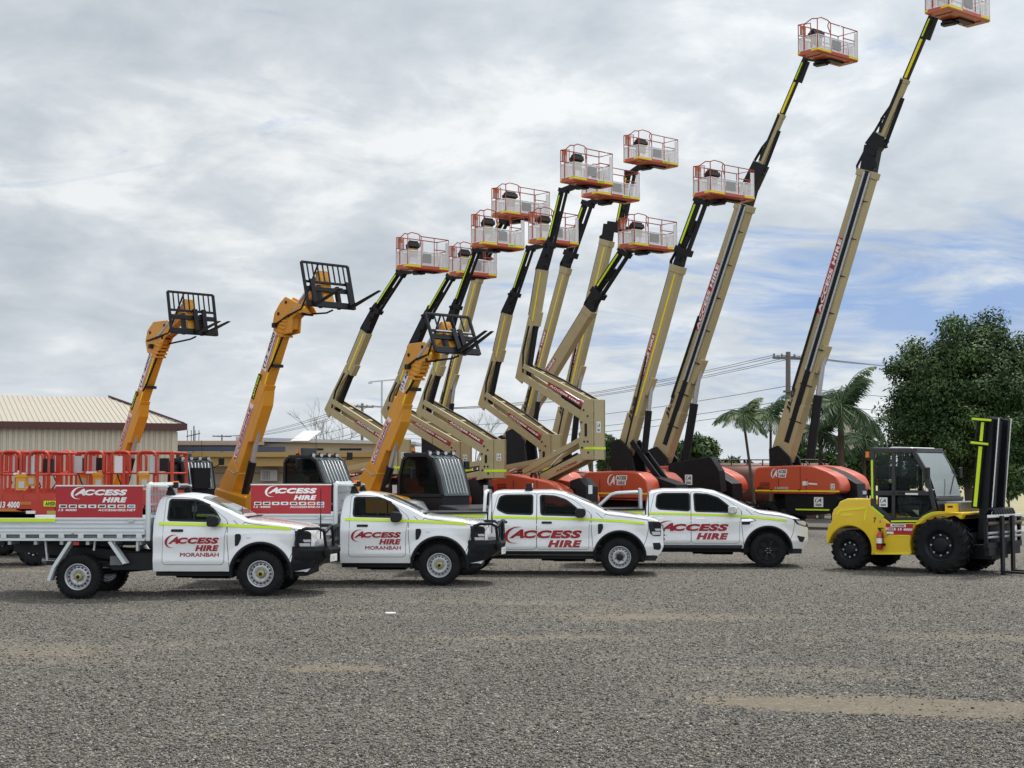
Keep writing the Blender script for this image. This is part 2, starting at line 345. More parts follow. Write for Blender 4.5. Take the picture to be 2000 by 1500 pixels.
def ground_material():
    m = bpy.data.materials.new('gravel'); m.use_nodes = True; t = m.node_tree; b = t.nodes['Principled BSDF']
    v = t.nodes.new('ShaderNodeTexCoord').outputs['Object']
    def vor(scale, feat='F1', vec=v):
        n = nd(t, 'ShaderNodeTexVoronoi', feature=feat); n.inputs['Scale'].default_value = scale; t.links.new(vec, n.inputs['Vector']); return n
    wv = nd(t, 'ShaderNodeVectorMath', operation='ADD'); t.links.new(v, wv.inputs[0])
    nw = nd(t, 'ShaderNodeTexNoise'); nw.inputs['Scale'].default_value = 18; t.links.new(v, nw.inputs['Vector'])
    sc = nd(t, 'ShaderNodeVectorMath', operation='SCALE'); sc.inputs[3].default_value = .05; t.links.new(nw.outputs['Color'], sc.inputs[0]); t.links.new(sc.outputs[0], wv.inputs[1])
    a = vor(30, vec=wv.outputs[0]); c = vor(58, vec=wv.outputs[0])
    def grey(vn): 
        s = nd(t, 'ShaderNodeSeparateXYZ'); t.links.new(vn.outputs['Color'], s.inputs[0]); return s.outputs[0], s.outputs[1]
    ga, ha = grey(a); gc, hc = grey(c)
    st = [(0, (.050, .049, .047)), (.3, (.115, .112, .106)), (.6, (.195, .189, .176)), (.88, (.31, .298, .272)), (1, (.48, .46, .415))]
    ca = ramp(t, ga, st); cc = ramp(t, gc, st)
    sel = mth(t, 'MULTIPLY', mth(t, 'SUBTRACT', noise(t, v, 7, 4, .7), .45), 9, True)
    base = mixc(t, sel, ca, cc)
    warm = mixc(t, mth(t, 'MULTIPLY', mth(t, 'GREATER_THAN', ha, .72), .5), base, (.215, .178, .130))
    # joints between stones
    da = a.outputs['Distance']; dc = c.outputs['Distance']
    gap = mixc(t, sel, da, dc); gs = nd(t, 'ShaderNodeSeparateXYZ'); t.links.new(gap, gs.inputs[0])
    dk = mth(t, 'MULTIPLY', mth(t, 'SUBTRACT', gs.outputs[0], .40), 3.2, True)
    col = mixc(t, mth(t, 'MULTIPLY', dk, .75), warm, (.035, .034, .032))
    # worn dirt: long streaks along the wheel tracks
    at_ = nd(t, 'ShaderNodeAttribute', attribute_name='dirt_cover')
    dm = mth(t, 'MULTIPLY', mth(t, 'ADD', at_.outputs['Fac'], mth(t, 'MULTIPLY', mth(t, 'SUBTRACT', noise(t, v, 2.6, 6, .7), .5), .7)), 1.25, True)
    dm = mth(t, 'MULTIPLY', dm, mth(t, 'GREATER_THAN', at_.outputs['Fac'], .002))
    fine = noise(t, v, 24, 5, .75)
    dirtc = mixc(t, noise(t, v, 3.0, 6, .7), (.125, .104, .073), (.31, .258, .176))
    dmask = mth(t, 'MULTIPLY', dm, mth(t, 'MULTIPLY', mth(t, 'SUBTRACT', fine, .28), 3.0, True))
    col = mixc(t, mth(t, 'MULTIPLY', dmask, .82), col, dirtc)
    big = noise(t, v, .35, 5, .6)
    col = mixc(t, 1.0, col, mixc(t, big, (.80, .785, .765), (1.14, 1.10, 1.03)), 'MULTIPLY')
    t.links.new(col, b.inputs['Base Color']); b.inputs['Roughness'].default_value = .85; b.inputs['Specular IOR Level'].default_value = .3
    hh = mth(t, 'SUBTRACT', 1.0, gs.outputs[0]); bn = nd(t, 'ShaderNodeBump'); bn.inputs['Strength'].default_value = .9; bn.inputs['Distance'].default_value = .03
    t.links.new(mth(t, 'MULTIPLY', hh, mth(t, 'SUBTRACT', 1.0, mth(t, 'MULTIPLY', dmask, .7))), bn.inputs['Height']); t.links.new(bn.outputs[0], b.inputs['Normal'])
    return m
def axis(pts):
    out = []
    for a, b, s in pts: out += list(np.arange(a, b, s))
    return out + [pts[-1][1]]
gxs = axis([(-1500, -200, 325), (-200, -30, 34), (-30, -14, 2), (-14, 14, .16), (14, 40, 2), (40, 200, 32), (200, 1500, 325)])
gys = axis([(-300, -20, 70), (-20, 8, 4), (8, 36, .14), (36, 80, 2), (80, 260, 30), (260, 2800, 635)])
nx, ny = len(gxs), len(gys)
g = MB(ground_material()); g.add([(x, y, gz(x, y)) for y in gys for x in gxs], [(j * nx + i, j * nx + i + 1, (j + 1) * nx + i + 1, (j + 1) * nx + i) for j in range(ny - 1) for i in range(nx - 1)], None, True)
gob = tag(g.build('ground'), kind='structure'); at_ = gob.data.attributes.new('dirt_cover', 'FLOAT', 'POINT'); co_ = np.empty(len(gob.data.vertices) * 3, 'f'); gob.data.vertices.foreach_get('co', co_); co_ = co_.reshape(-1, 3); at_.data.foreach_set('value', np.where((np.abs(co_[:, 0]) < 14) & (co_[:, 1] > 8) & (co_[:, 1] < 60), dirt_cover(co_[:, 0], co_[:, 1]), 0).astype('f'))
def loose_gravel(n=265000):
    m = bpy.data.materials.new('gravel_stone'); m.use_nodes = True; t = m.node_tree; b = t.nodes['Principled BSDF']; gi = t.nodes.new('ShaderNodeNewGeometry')
    t.links.new(ramp(t, gi.outputs['Random Per Island'], [(0, (.048, .047, .045)), (.35, (.128, .123, .114)), (.68, (.218, .207, .187)), (.8, (.205, .170, .122)), (.96, (.29, .277, .25)), (1, (.42, .40, .365))]), b.inputs['Base Color']); b.inputs['Roughness'].default_value = .85; b.inputs['Specular IOR Level'].default_value = .25
    D = 10.6 + 33 * rng.uniform(size=n) ** 1.7; x = rng.normal(size=n).clip(-2.2, 2.2) * .03 * D + rng.uniform(-.42, .42, n) * D; keep = (rng.uniform(size=n) > dirt_cover(x, D) * .93 + .25 * (vnoise(x * .5, D * .5, 9) > .55)) & (rng.uniform(size=n) < (44.5 - D) / 18); D, x = D[keep], x[keep]; n = len(D); c = np.stack([x, D, -.062 * np.exp(-((x + 7.7) / 1.7) ** 2 - ((D - 27.2) / 2.6) ** 2)], 1)
    o = np.array([[1, 0, 0], [-1, 0, 0], [0, 1, 0], [0, -1, 0], [0, 0, 1], [0, 0, -1]], 'f'); r = np.minimum(rng.lognormal(math.log(.0098), .30, n), .021)
    P = o[None] * (r[:, None, None] * rng.uniform(.65, 1.35, (n, 6, 1))) + rng.normal(size=(n, 6, 3)) * (r[:, None, None] * .22); a = rng.uniform(0, 6.283, n); ca, sa = np.cos(a)[:, None], np.sin(a)[:, None]
    tl = rng.normal(size=n)[:, None] * .6; xx = P[..., 0] * np.cos(tl) + P[..., 2] * np.sin(tl); zz = -P[..., 0] * np.sin(tl) + P[..., 2] * np.cos(tl)
    Q = np.stack([xx * ca - P[..., 1] * sa, xx * sa + P[..., 1] * ca, zz * .75], -1) + c[:, None]; Q[..., 2] += r[:, None] * .35
    F = np.array([[0, 2, 4], [2, 1, 4], [1, 3, 4], [3, 0, 4], [2, 0, 5], [1, 2, 5], [3, 1, 5], [0, 3, 5]]); I = (np.arange(n)[:, None, None] * 6 + F[None]).reshape(-1)
    me = bpy.data.meshes.new('loose_gravel'); me.vertices.add(n * 6); me.vertices.foreach_set('co', Q.astype('f').ravel()); me.loops.add(len(I)); me.loops.foreach_set('vertex_index', I.astype('i')); me.polygons.add(n * 8); me.polygons.foreach_set('loop_start', (np.arange(n * 8) * 3).astype('i')); me.materials.append(m); me.update(calc_edges=True)
    tag(bpy.data.objects.new('loose_gravel', me), kind='stuff'); COL.objects.link(bpy.data.objects['loose_gravel'])
loose_gravel()
dg = MB(M('dry_grass', (.30, .27, .15), .9, var=.35, scale=.9, bump=.4)); 
dg.add([(17, 66, .004), (160, 66, .004), (320, 248, .004), (14, 248, .004), (-260, 248, .004), (-260, 96, .004), (14, 96, .004)], [(0, 1, 2, 3), (3, 4, 5, 6)])
tag(dg.build('field'), kind='structure')
rd = MB(M('road_grey', (.25, .235, .22), .85, var=.12, scale=2)); rd.add([(17, 57, .004), (160, 57, .004), (160, 63, .004), (17, 63, .004)], [(0, 1, 2, 3)]); tag(rd.build('road'), kind='structure')

# ---------------------------------------------------------------- shed and low building
CREAM = M('wall_cream', (.58, .52, .41), .55, var=.04, scale=1.2, dirt=.06); CREAMR = M('roof_cream', (.41, .375, .305), .5, var=.05, scale=1)
MAROON = M('fascia_maroon', (.085, .028, .025), .5)
def shed():
    t = empty('shed', (-13.75, 63, 0), rad(24), label='cream corrugated steel shed with maroon fascia and hip roof', cat='shed')
    Lw, Wd, E, RZ, A = 26., 9., 4.05, 5.42, 2.0      # runs towards local -x
    m = MB(CREAM); m.box((-Lw / 2, Wd / 2, E / 2), (Lw, Wd, E))
    for i in range(110): m.box((-.14 - i * .22, -.022, E / 2), (.115, .044, E)); m.box((-.055 - i * .22, -.006, E / 2), (.012, .012, E))
    for i in range(40): m.box((.015, .15 + i * .22, E / 2), (.03, .04, E))
    m.build('wall', t)
    r = MB(CREAMR); o = .25; e = E + .08
    c = [(-Lw - o, -o, e), (o, -o, e), (o, Wd + o, e), (-Lw - o, Wd + o, e), (-Lw + A, Wd / 2, RZ), (-A, Wd / 2, RZ)]
    r.add(c, [(0, 1, 5, 4), (1, 2, 5), (2, 3, 4, 5), (3, 0, 4), (3, 2, 1, 0)])
    sl = (RZ - e) / (Wd / 2 + o)
    for i in range(130):
        x = .2 - i * .2; top = Wd / 2 if x < -A else (o - x) / (A + o) * (Wd / 2 + o) - o
        if top > 0: r.beam((x, -o, e + .012), (x, top, e + .012 + (top + o) * sl), .035, .020, up=(1, 0, 0))
    r.build('roof', t)
    f = MB(MAROON); f.box((-Lw / 2, -o - .06, E), (Lw + .7, .12, .26)); f.box((o + .06, Wd / 2, E), (.12, Wd + .6, .26)); f.beam((o + .02, -o - .02, e + .05), (-A, Wd / 2, RZ + .04), .14, .06); f.build('fascia', t)
    c = MB(CREAM); c.box((-.08, -.045, E / 2 - .1), (.22, .03, E - .25)); c.build('corner_flashing', t)
    v = MB(BLACK); v.cyl((-.9, 2.6, 4.6), (-.9, 2.6, 5.1), .05); v.build('vent_pipe', t)
shed()
def low_building():
    t = empty('low_building', (-10, 70, 0), 0, label='low beige block building with mustard awning fascia behind the amber telehandlers', cat='building')
    W_ = M('block_beige', (.54, .48, .37), .75, var=.06, scale=1.5, dirt=.1)
    m = MB(W_); m.box((-1.4, 3, 1.35), (13.6, 6, 2.7)); m.box((1.4, 3.2, 3.1), (7.6, 5.4, .85))
    for k in range(4): m.box((-1.4, -.012, .5 + .55 * k), (13.6, .02, .02), BLKPL)
    m.build('wall', t)
    f = MB(M('fascia_mustard', (.42, .27, .09), .55, var=.06, dirt=.1)); f.box((-1.2, -.75, 2.98), (14.0, 1.4, .22)); f.box((-1.2, -.68, 2.66), (14.0, 1.2, .40)); f.build('awning', t)
    r = MB(M('roof_pinkish', (.40, .31, .25), .6, var=.08)); r.box((-5.0, 3, 3.52), (7.4, 6.4, .20)); r.build('roof', t)
    b = MB(M('gutter_blue', (.035, .055, .12), .4)); b.box((-4.4, -.28, 3.24), (8.2, .2, .22)); b.box((-4.4, .2, 3.10), (8.2, .5, .05), W_); b.build('gutter', t)
    r2 = MB(M('roof_steel', (.42, .46, .50), .4, .3)); r2.prism([(-2.6, 3.60), (5.6, 3.46), (5.6, 3.58), (-2.6, 3.80)], .1, 6.2); r2.build('roof', t)
    for k in range(3):
        s = MB(BLACK); s.box((-.9 + 1.75 * k, .49, 3.24), (1.0, .05, .09)); s.build('window', t)
    a = MB(LGREY); a.box((-.98, -.25, 2.05), (.75, .5, .5)); 
    for k in range(5): a.box((-1.24 + .07 * k, -.505, 2.05), (.025, .02, .4), PGREY)
    a.build('air_conditioner', t)
    s = MB(PLATE); s.add([(-.1, 0, 3.62), (.75, 0, 3.62), (1.25, .5, 4.1), (.45, .5, 4.1)], [(0, 1, 2, 3)]); s.add([(-.1, .02, 3.6), (.75, .02, 3.6), (1.25, .52, 4.08), (.45, .52, 4.08)], [(3, 2, 1, 0)]); s.build('roof_panel', t)
low_building()
def tank():
    t = empty('tank', (11.9, 73.5, 0), rad(4), label='long rusty red cylindrical tank lying behind the palm trunks', cat='tank')
    RU = M('rusty_red', (.145, .050, .036), .6, .1, var=.22, scale=.9, dirt=.3, dcol=(.07, .035, .028))
    m = MB(RU); m.lathe([(-3.6, .0), (-3.55, .6), (-3.35, 1.0), (3.2, 1.0), (3.4, .6), (3.45, 0)], (0, 0, 1.62), (1, 0, 0), n=36); m.build('vessel', t, weld=True)
    r = MB(BLACK); r.tube([(-3.2, -.35, 2.78), (3, -.35, 2.78)], .03)
    for k in range(9): r.cyl((-3 + .75 * k, -.35, 2.5), (-3 + .75 * k, -.35, 2.78), .03)
    r.build('top_rail', t)
    s = MB(RU); 
    for x in (-2.4, 0, 2.3): s.box((x, 0, .36), (.3, 1.5, .72))
    s.build('cradle', t)
tank()
def silo():
    p = at(1656, 900, 108); t = empty('silo', (p.x, p.y, 0), label='pale concrete silo standing behind the large palm', cat='silo')
    m = MB(M('concrete_pale', (.50, .46, .40), .8, var=.1)); m.cyl((0, 0, 0), (0, 0, 5.6), .42, n=20); m.cyl((0, 0, 5.6), (0, 0, 6.0), .42, r1=.2); m.box((.95, 0, 1.9), (.5, .5, 3.9)); m.build('tower', t)
    k = MB(M('concrete_pale', (0, 0, 0))); k.tube([(.75, -.4, 5.9), (.62, -.4, 3.5), (.62, -.4, 1.6), (1.0, -.4, 1.1), (1.7, -.4, 1.1)], .09); k.build('pipe', t)
silo()

# ---------------------------------------------------------------- trees
BARK = M('bark', (.10, .08, .06), .85, var=.3, scale=5, bump=.4); PBARK = M('palm_bark', (.085, .062, .05), .85, var=.3, scale=4, bump=.3)
def leafmat(name, c): 
    m = M(name, c, .65, var=.35, scale=.8); m.node_tree.nodes['Principled BSDF'].inputs['Specular IOR Level'].default_value = .18; return m
LF = [leafmat('leaf_deep', (.032, .062, .022)), leafmat('leaf_mid', (.060, .105, .034)), leafmat('leaf_light', (.100, .155, .052))]
PF = [leafmat('frond_deep', (.022, .048, .017)), leafmat('frond_mid', (.045, .085, .028)), leafmat('frond_pale', (.13, .16, .07))]
def fast_mesh(name, verts, nper, mats, mi, parent):
    me = bpy.data.meshes.new(name); n = len(verts) // nper
    me.vertices.add(len(verts)); me.vertices.foreach_set('co', np.asarray(verts, 'f').ravel())
    me.loops.add(len(verts)); me.loops.foreach_set('vertex_index', np.arange(len(verts)))
    me.polygons.add(n); me.polygons.foreach_set('loop_start', np.arange(n) * nper)
    for m_ in mats: me.materials.append(m_)
    me.polygons.foreach_set('material_index', np.asarray(mi, 'i')); me.update(calc_edges=True)
    o = bpy.data.objects.new(name, me); COL.objects.link(o); o.parent = parent; return o
def leaves(cen, n, spread, ln, wd, droop=.5):
    """n leaf quads round each centre, facing roughly outwards so that clumps take the light"""
    c = np.repeat(cen, n, 0); k = len(c); d = rng.normal(size=(k, 3)); d /= np.linalg.norm(d, axis=1)[:, None]
    p = c + d * np.minimum(np.abs(rng.normal(size=(k, 1))) ** .5, 1.22) * np.repeat(spread, n)[:, None] * np.array([1, 1, .75])
    nn = d * .9 + rng.normal(size=(k, 3)) * .45 + np.array([0, 0, .25]); nn /= np.linalg.norm(nn, axis=1)[:, None]
    a = rng.normal(size=(k, 3)); a[:, 2] -= droop * 1.6; a -= nn * np.sum(a * nn, 1)[:, None]; a /= np.linalg.norm(a, axis=1)[:, None]
    b = np.cross(a, nn); s = rng.uniform(.6, 1.35, (k, 1)); a = a * ln * s; b = b * wd * s
    return np.stack([p, p + a * .45 + b * .5, p + a, p + a * .45 - b * .5], 1).reshape(-1, 3)
def limb(mb, p, q, r0, r1, n=7, wob=.1):
    p, q = Vector(p), Vector(q); pts = []; L_ = (q - p).length
    for i in range(6):
        f = i / 5; pts.append(p.lerp(q, f) + Vector((R_.uniform(-1, 1), R_.uniform(-1, 1), R_.uniform(-.5, .5))) * wob * L_ * .25 * (0 if i in (0, 5) else 1))
    mb.tube(pts, [r0 + (r1 - r0) * i / 5 for i in range(6)], n=n); return pts
def broad_tree(name, base, h, rx, rz, zc, nclump, per, leaf, label, lean=0, group=None, hole=.0, wts=(.5, .35, .15), ry=None):
    t = empty(name, base, label=label, cat='tree', group=group); ry = ry or rx
    cen = []; lob = []
    while len(lob) < max(6, nclump // 7):
        d = rng.normal(size=3); d /= np.linalg.norm(d); lob.append(d * rng.uniform(.45, .82) * np.array([rx, ry, rz]))
    lob = np.array(lob)
    while len(cen) < nclump:
        d = rng.normal(size=3); d /= np.linalg.norm(d); r = rng.uniform(.25, 1) ** .45
        q = d * r * np.array([rx, ry, rz]); bump_ = 1 + .12 * math.sin(3.1 * math.atan2(d[1], d[0]) + 1) + .10 * math.sin(5 * d[2] + 2 * d[0])
        q *= bump_
        if q[2] < -rz * .55 and rng.uniform() < hole: continue
        q = q * .45 + (lob[rng.integers(len(lob))] + rng.normal(size=3) * min(rx, rz) * .13) * .55 * 1.12 if len(cen) % 5 > 1 else q
        cen.append(q + np.array([lean, 0, zc]))
    cen = np.array(cen); tr = MB(BARK); top = Vector((lean * .6, 0, zc - rz * .25)); limb(tr, (0, 0, -.1), top, .05 * h * .5, .03 * h * .5)
    for q in cen[:: max(1, nclump // 26)]:
        st = Vector((0, 0, 0)).lerp(top, R_.uniform(.45, 1)); limb(tr, st, Vector(q), .011 * h, .004 * h, 5, .25)
    tr.build('trunk', t)
    v = leaves(cen, per, rng.uniform(.55, 1.0, len(cen)) * min(rx, rz) * .27, leaf[0], leaf[1])
    # each clump leans to one tone
    lt = np.clip((cen[:, 2] - zc) / rz + rng.normal(size=len(cen)) * .55 + .1, -1, 1); tone = np.repeat(np.where(lt > .75, 2, np.where(lt > -.1, 1, 0)) if False else rng.choice(3, len(cen), p=wts), per); mi = np.where(rng.uniform(size=len(tone)) < .6, tone, rng.choice(3, len(tone), p=wts))
    fast_mesh('crown', v, 4, LF, mi, t); return t
b_ = at(1893, 960, 76)
broad_tree('broadleaf_tree', (b_.x, b_.y, 0), 10, 4.15, 4.1, 5.8, 340, 540, (.20, .09), 'large dense dark green tree behind the yellow forklift mast', hole=.45, ry=3.4)
b_ = at(1990, 960, 70); broad_tree('broadleaf_tree', (b_.x + 1.6, b_.y + 2, 0), 7, 2.6, 2.6, 3.2, 60, 420, (.22, .085), 'dark low tree at the edge of the yard, touching the largest tree')
def far_tree(px, ytop, D, w, label, per=170, ncl=46, wts=(.6, .32, .08), squash=1.0):
    p = at(px, 900, D); s = 3000 / D; zt = 2.2 + (922 - ytop) / s; r = w / s / 2
    rz = min(r * squash, zt * .5); broad_tree('broadleaf_tree', (p.x, p.y, 0), zt, r, rz, zt - rz, ncl, per, (.34, .13), label, group='trees beyond the yard', wts=wts)
far_tree(1366, 842, 105, 100, 'rounded dark tree between the two tallest boom lifts, above the rusty tank')
far_tree(1325, 858, 112, 66, 'lower bushy tree half behind the second tallest boom')
far_tree(1186, 836, 102, 52, 'slender grey green tree right of the tan lift towers', squash=1.8, wts=(.35, .45, .2))
far_tree(1153, 800, 108, 34, 'thin tall tree rising behind the rightmost folding boom tower', ncl=26, squash=2.6)
far_tree(995, 868, 100, 52, 'small gum tree seen under the folding booms', ncl=24, wts=(.35, .45, .2))
far_tree(1555, 868, 84, 100, 'dark shrub in the gap left of the large palm', ncl=40)
far_tree(1690, 862, 82, 90, 'leafy shrub between the large palm and the forklift cab', ncl=40, wts=(.4, .4, .2))
far_tree(1610, 872, 80, 80, 'dark shrub under the large palm', ncl=36)
far_tree(1440, 884, 92, 90, 'low shrub behind the slender palm and the tank', ncl=30)
far_tree(1968, 905, 66, 60, 'ragged shrub behind the forklift fork carriage', ncl=26, wts=(.3, .4, .3))
far_tree(1255, 872, 104, 60, 'low dark tree between the straight tan boom and the second tallest boom', ncl=26)
far_tree(1098, 880, 106, 60, 'low dark tree behind the folding boom towers', ncl=26)
# far line of trees that closes the horizon
tl = empty('treeline', (0, 260, 0)); c_ = np.stack([rng.uniform(-260, 300, 900), rng.uniform(-12, 12, 900), rng.uniform(.3, 3.8, 900) * rng.uniform(.4, 1, 900)], 1)
tag(tl, kind='stuff'); o_ = fast_mesh('far_treeline', leaves(c_, 60, np.full(900, 1.6), .9, .5), 4, LF, rng.choice(3, 900 * 60, p=(.5, .4, .1)), None); o_.location = (0, 260, 0); tag(o_, kind='stuff'); bpy.data.objects.remove(tl)

def palm(px, ytop, D, label, n=17, fl=2.2, lean=0., yb=None, r=.11, wts=(.5, .4, .1), up=(.2, 1.42)):
    p = at(px, 900, D); s = 3000 / D; zt = 2.2 + (922 - ytop) / s; t = empty('palm_tree', (p.x, p.y, 0), label=label, cat='palm', group='palms behind the tallest lifts')
    tr = MB(PBARK); top = Vector((lean, 0, zt)); tr.tube([(0, 0, -.1), (lean * .25, 0, zt * .3), (lean * .6, .03, zt * .65), top], [r * 1.25, r, r * .9, r * .8], n=8); tr.cyl(top, top + Vector((0, 0, .5)), r * .9, LF[1], r1=r * .4); tr.build('trunk', t)
    V = []; mi = []; rb = MB(PF[1])
    for k in range(n):
        th = 2.4 * k + R_.uniform(-.2, .2); el = up[0] + (up[1] - up[0]) * ((k * .618) % 1); ln = fl * R_.uniform(.8, 1.12)
        d = Vector((math.cos(th) * math.cos(el), math.sin(th) * math.cos(el), math.sin(el))); q = top + Vector((0, 0, .25)); pts = [q.copy()]
        for i in range(9):
            d = (d + Vector((0, 0, -.235))).normalized(); q = q + d * ln / 9; pts.append(q.copy())
        rb.tube(pts, [.03 * (1 - i / 11) for i in range(10)], n=4); tone = R_.choices((0, 1, 2), wts)[0]
        for i in range(96):
            f = (i // 2 + 1) / 49 * 9; a = pts[int(min(8, f))].lerp(pts[int(min(8, f)) + 1], f - int(min(8, f))); dd = (pts[int(min(8, f)) + 1] - pts[int(min(8, f))]).normalized()
            sd_ = dd.cross(Vector((0, 0, 1))); sd_ = sd_.normalized() if sd_.length > .05 else Vector((1, 0, 0))
            sgn = 1 if i % 2 else -1; tip = (sd_ * sgn * R_.uniform(.45, .75) + dd * .6 + Vector((0, 0, -R_.uniform(.3, 1.0)))).normalized() * .36 * fl * math.sin(math.pi * min(.97, .18 + .8 * f / 9)) * R_.uniform(.85, 1.15)
            wv = dd * .036 * (fl / 2.)
            V += [a - wv, a + tip * .5 - wv * .9, a + tip, a + tip * .5 + wv * .9]; mi.append(tone if R_.random() < .75 else R_.choice((0, 1, 2)))
    rb.build('frond_ribs', t); fast_mesh('crown', [tuple(v) for v in V], 4, PF, mi, t)
palm(1476, 826, 67, 'slender palm with a thin bent trunk in front of the rusty tank', 18, 1.55, -.5, r=.07, wts=(.3, .5, .2))
palm(1504, 824, 71, 'pale fronded palm half behind the tallest boom', 18, 1.8, .05, r=.07, wts=(.2, .45, .35))
palm(1643, 806, 70, 'largest palm with dark arching fronds and a straight trunk', 26, 2.7, 0, r=.16, wts=(.55, .4, .05))
palm(1603, 858, 72, 'low palm tucked left of the largest palm', 20, 2.2, 0, r=.12)
palm(1688, 872, 73, 'short palm right of the largest palm, beside the cab beacon', 18, 1.9, 0, r=.1)

def bare_tree(px, ytop, D, w, label, seed):
    p = at(px, 900, D); s = 3000 / D; zt = 2.2 + (922 - ytop) / s; t = empty('bare_tree', (p.x, p.y, 0), label=label, cat='tree'); m = MB(M('grey_bark', (.13, .115, .10), .9, var=.3)); rr = random.Random(seed); tw = MB(M('grey_bark', (0, 0, 0)))
    def br(a, d, ln, r, k):
        b = a + d * ln; (m if k < 1 else tw).tube([a, a.lerp(b, .5) + Vector((rr.uniform(-1, 1), rr.uniform(-1, 1), 0)) * ln * .06, b], [r, r * .85, r * .65], n=5)
        if k < 5:
            for _ in range(3 if k in (0, 2, 3) else 2):
                e = (d + Vector((rr.uniform(-1, 1), rr.uniform(-1, 1), rr.uniform(-.15, .6))) * .62).normalized(); br(b, e, ln * rr.uniform(.55, .8), r * .58, k + 1)
    br(Vector((0, 0, 0)), Vector((0, 0, 1)), zt * .36, .03 * zt * .4, 0); m.build('trunk', t); tw.build('crown', t)
bare_tree(628, 793, 118, 60, 'leafless tree left of the other bare trees, behind the low building', 3)
bare_tree(668, 806, 124, 50, 'leafless tree just right of its taller bare neighbour', 8)
bare_tree(930, 802, 120, 50, 'sparse leafless tree seen between two folding boom arms', 5)

# ---------------------------------------------------------------- power line
WOOD = M('pole_timber', (.16, .14, .125), .85, var=.2, scale=3); WIRE = M('wire_grey', (.12, .12, .125), .6)
def pole(px, ytop, D, label, arm, lean=0, trans=False):
    p = at(px, 900, D); zt = 2.2 + (922 - ytop) * D / 3000; t = empty('power_pole', (p.x, p.y, 0), label=label, cat='power pole', group='power poles')
    m = MB(WOOD); m.cyl((0, 0, -.2), (lean, 0, zt), .17, r1=.13, n=10); m.build('post', t)
    a = MB(WOOD); a.box((lean, 0, zt - .35), (arm[0], .12, .14), rz=arm[1]); a.box((lean * .8, 0, zt - 2.2), (.5, .4, .1)); a.build('crossarm', t)
    e = []
    for k in (-1, -.45, .45, 1):
        v = Vector((lean + math.cos(arm[1]) * arm[0] * .47 * k, math.sin(arm[1]) * arm[0] * .47 * k, zt - .2)); i = MB(PGREY); i.cyl(v - Vector((0, 0, .1)), v + Vector((0, 0, .08)), .05); i.build('insulator', t); e.append(Vector((p.x, p.y, 0)) + v)
    for z_ in (1.9, 2.7, 3.1): e.append(Vector((p.x, p.y, zt - z_)))
    if trans:
        b = MB(PGREY); b.cyl((lean + .28, -.1, zt - 2.9), (lean + .28, -.1, zt - 2.2), .17); b.build('transformer', t)
    return e
eA = pole(1538, 687, 85, 'tall timber power pole behind the tallest boom', (2.0, rad(25)), .1, True)
eB = pole(707, 788, 150, 'distant power pole with a wide crossarm behind the leafless trees', (2.4, rad(30)))
eC = pole(433, 849, 280, 'most distant power pole, above the low building roof', (3.6, rad(30)))
def wire(a, b, sag, r, label, grp):
    pts = [a.lerp(b, i / 14) - Vector((0, 0, sag * 4 * (i / 14) * (1 - i / 14))) for i in range(15)]
    m = MB(WIRE); m.tube(pts, r, n=4); tag(m.build('power_line'), label, 'power line', grp)
for i, (a, b) in enumerate(zip(eA, eB)): wire(a, b, 1.3 if i < 4 else 1.0, .018, 'thin wire strung between the tall pole and the pole behind the leafless trees', 'wires between the first two poles')
for i, (a, b) in enumerate(zip(eB, eC)): wire(a, b, 1.0, .03, 'thin wire running left from the pole behind the leafless trees', 'wires to the most distant pole')
for i, a in enumerate(eA): wire(a, Vector((a.x + 34, a.y + 14 + i * .3, a.z + .8 - .1 * i)), .9, .018, 'thin wire running from the tall pole towards the large tree', 'wires towards the large tree')
def lamp_pole():
    p = at(745, 900, 82); t = empty('light_pole', (p.x, p.y, 0), label='thin steel pole with a horizontal top bar, beside the third telehandler boom', cat='light pole'); z = 2.2 + (922 - 745) * 82 / 3000
    m = MB(GALV); m.cyl((0, 0, 0), (0, 0, z), .06, r1=.045); m.build('post', t); a = MB(GALV); a.beam((-.65, 0, z - .03), (.75, 0, z + .1), .07, .07); a.box((-.62, 0, z - .08), (.2, .12, .1)); a.build('arm', t)
lamp_pole()
def aerial(px, ytop, D, label):
    p = at(px, 900, D); t = empty('antenna', (p.x, p.y, 0), label=label, cat='antenna'); z = 2.2 + (922 - ytop) * D / 3000; m = MB(BLACK); m.cyl((0, 0, 2.9), (0, 0, z), .025); m.build('mast', t)
    a = MB(BLACK); a.cyl((-.35, 0, z - .5), (.3, 0, z - .35), .02)
    for k in range(4): a.cyl((-.3 + .18 * k, 0, z - .75), (-.3 + .18 * k, 0, z - .2), .015)
    a.build('dipole', t)
aerial(378, 832, 72, 'spindly television aerial on the low building beside the shed')
li = MB(PLATE); p_ = at(763, 1198, 2.2 * 3000 / 276); li.box((p_.x, p_.y, .02), (.16, .09, .03), rz=.3); tag(li.build('litter', bevel=.008), 'small white scrap lying on open gravel in front of the parked utes', 'litter')
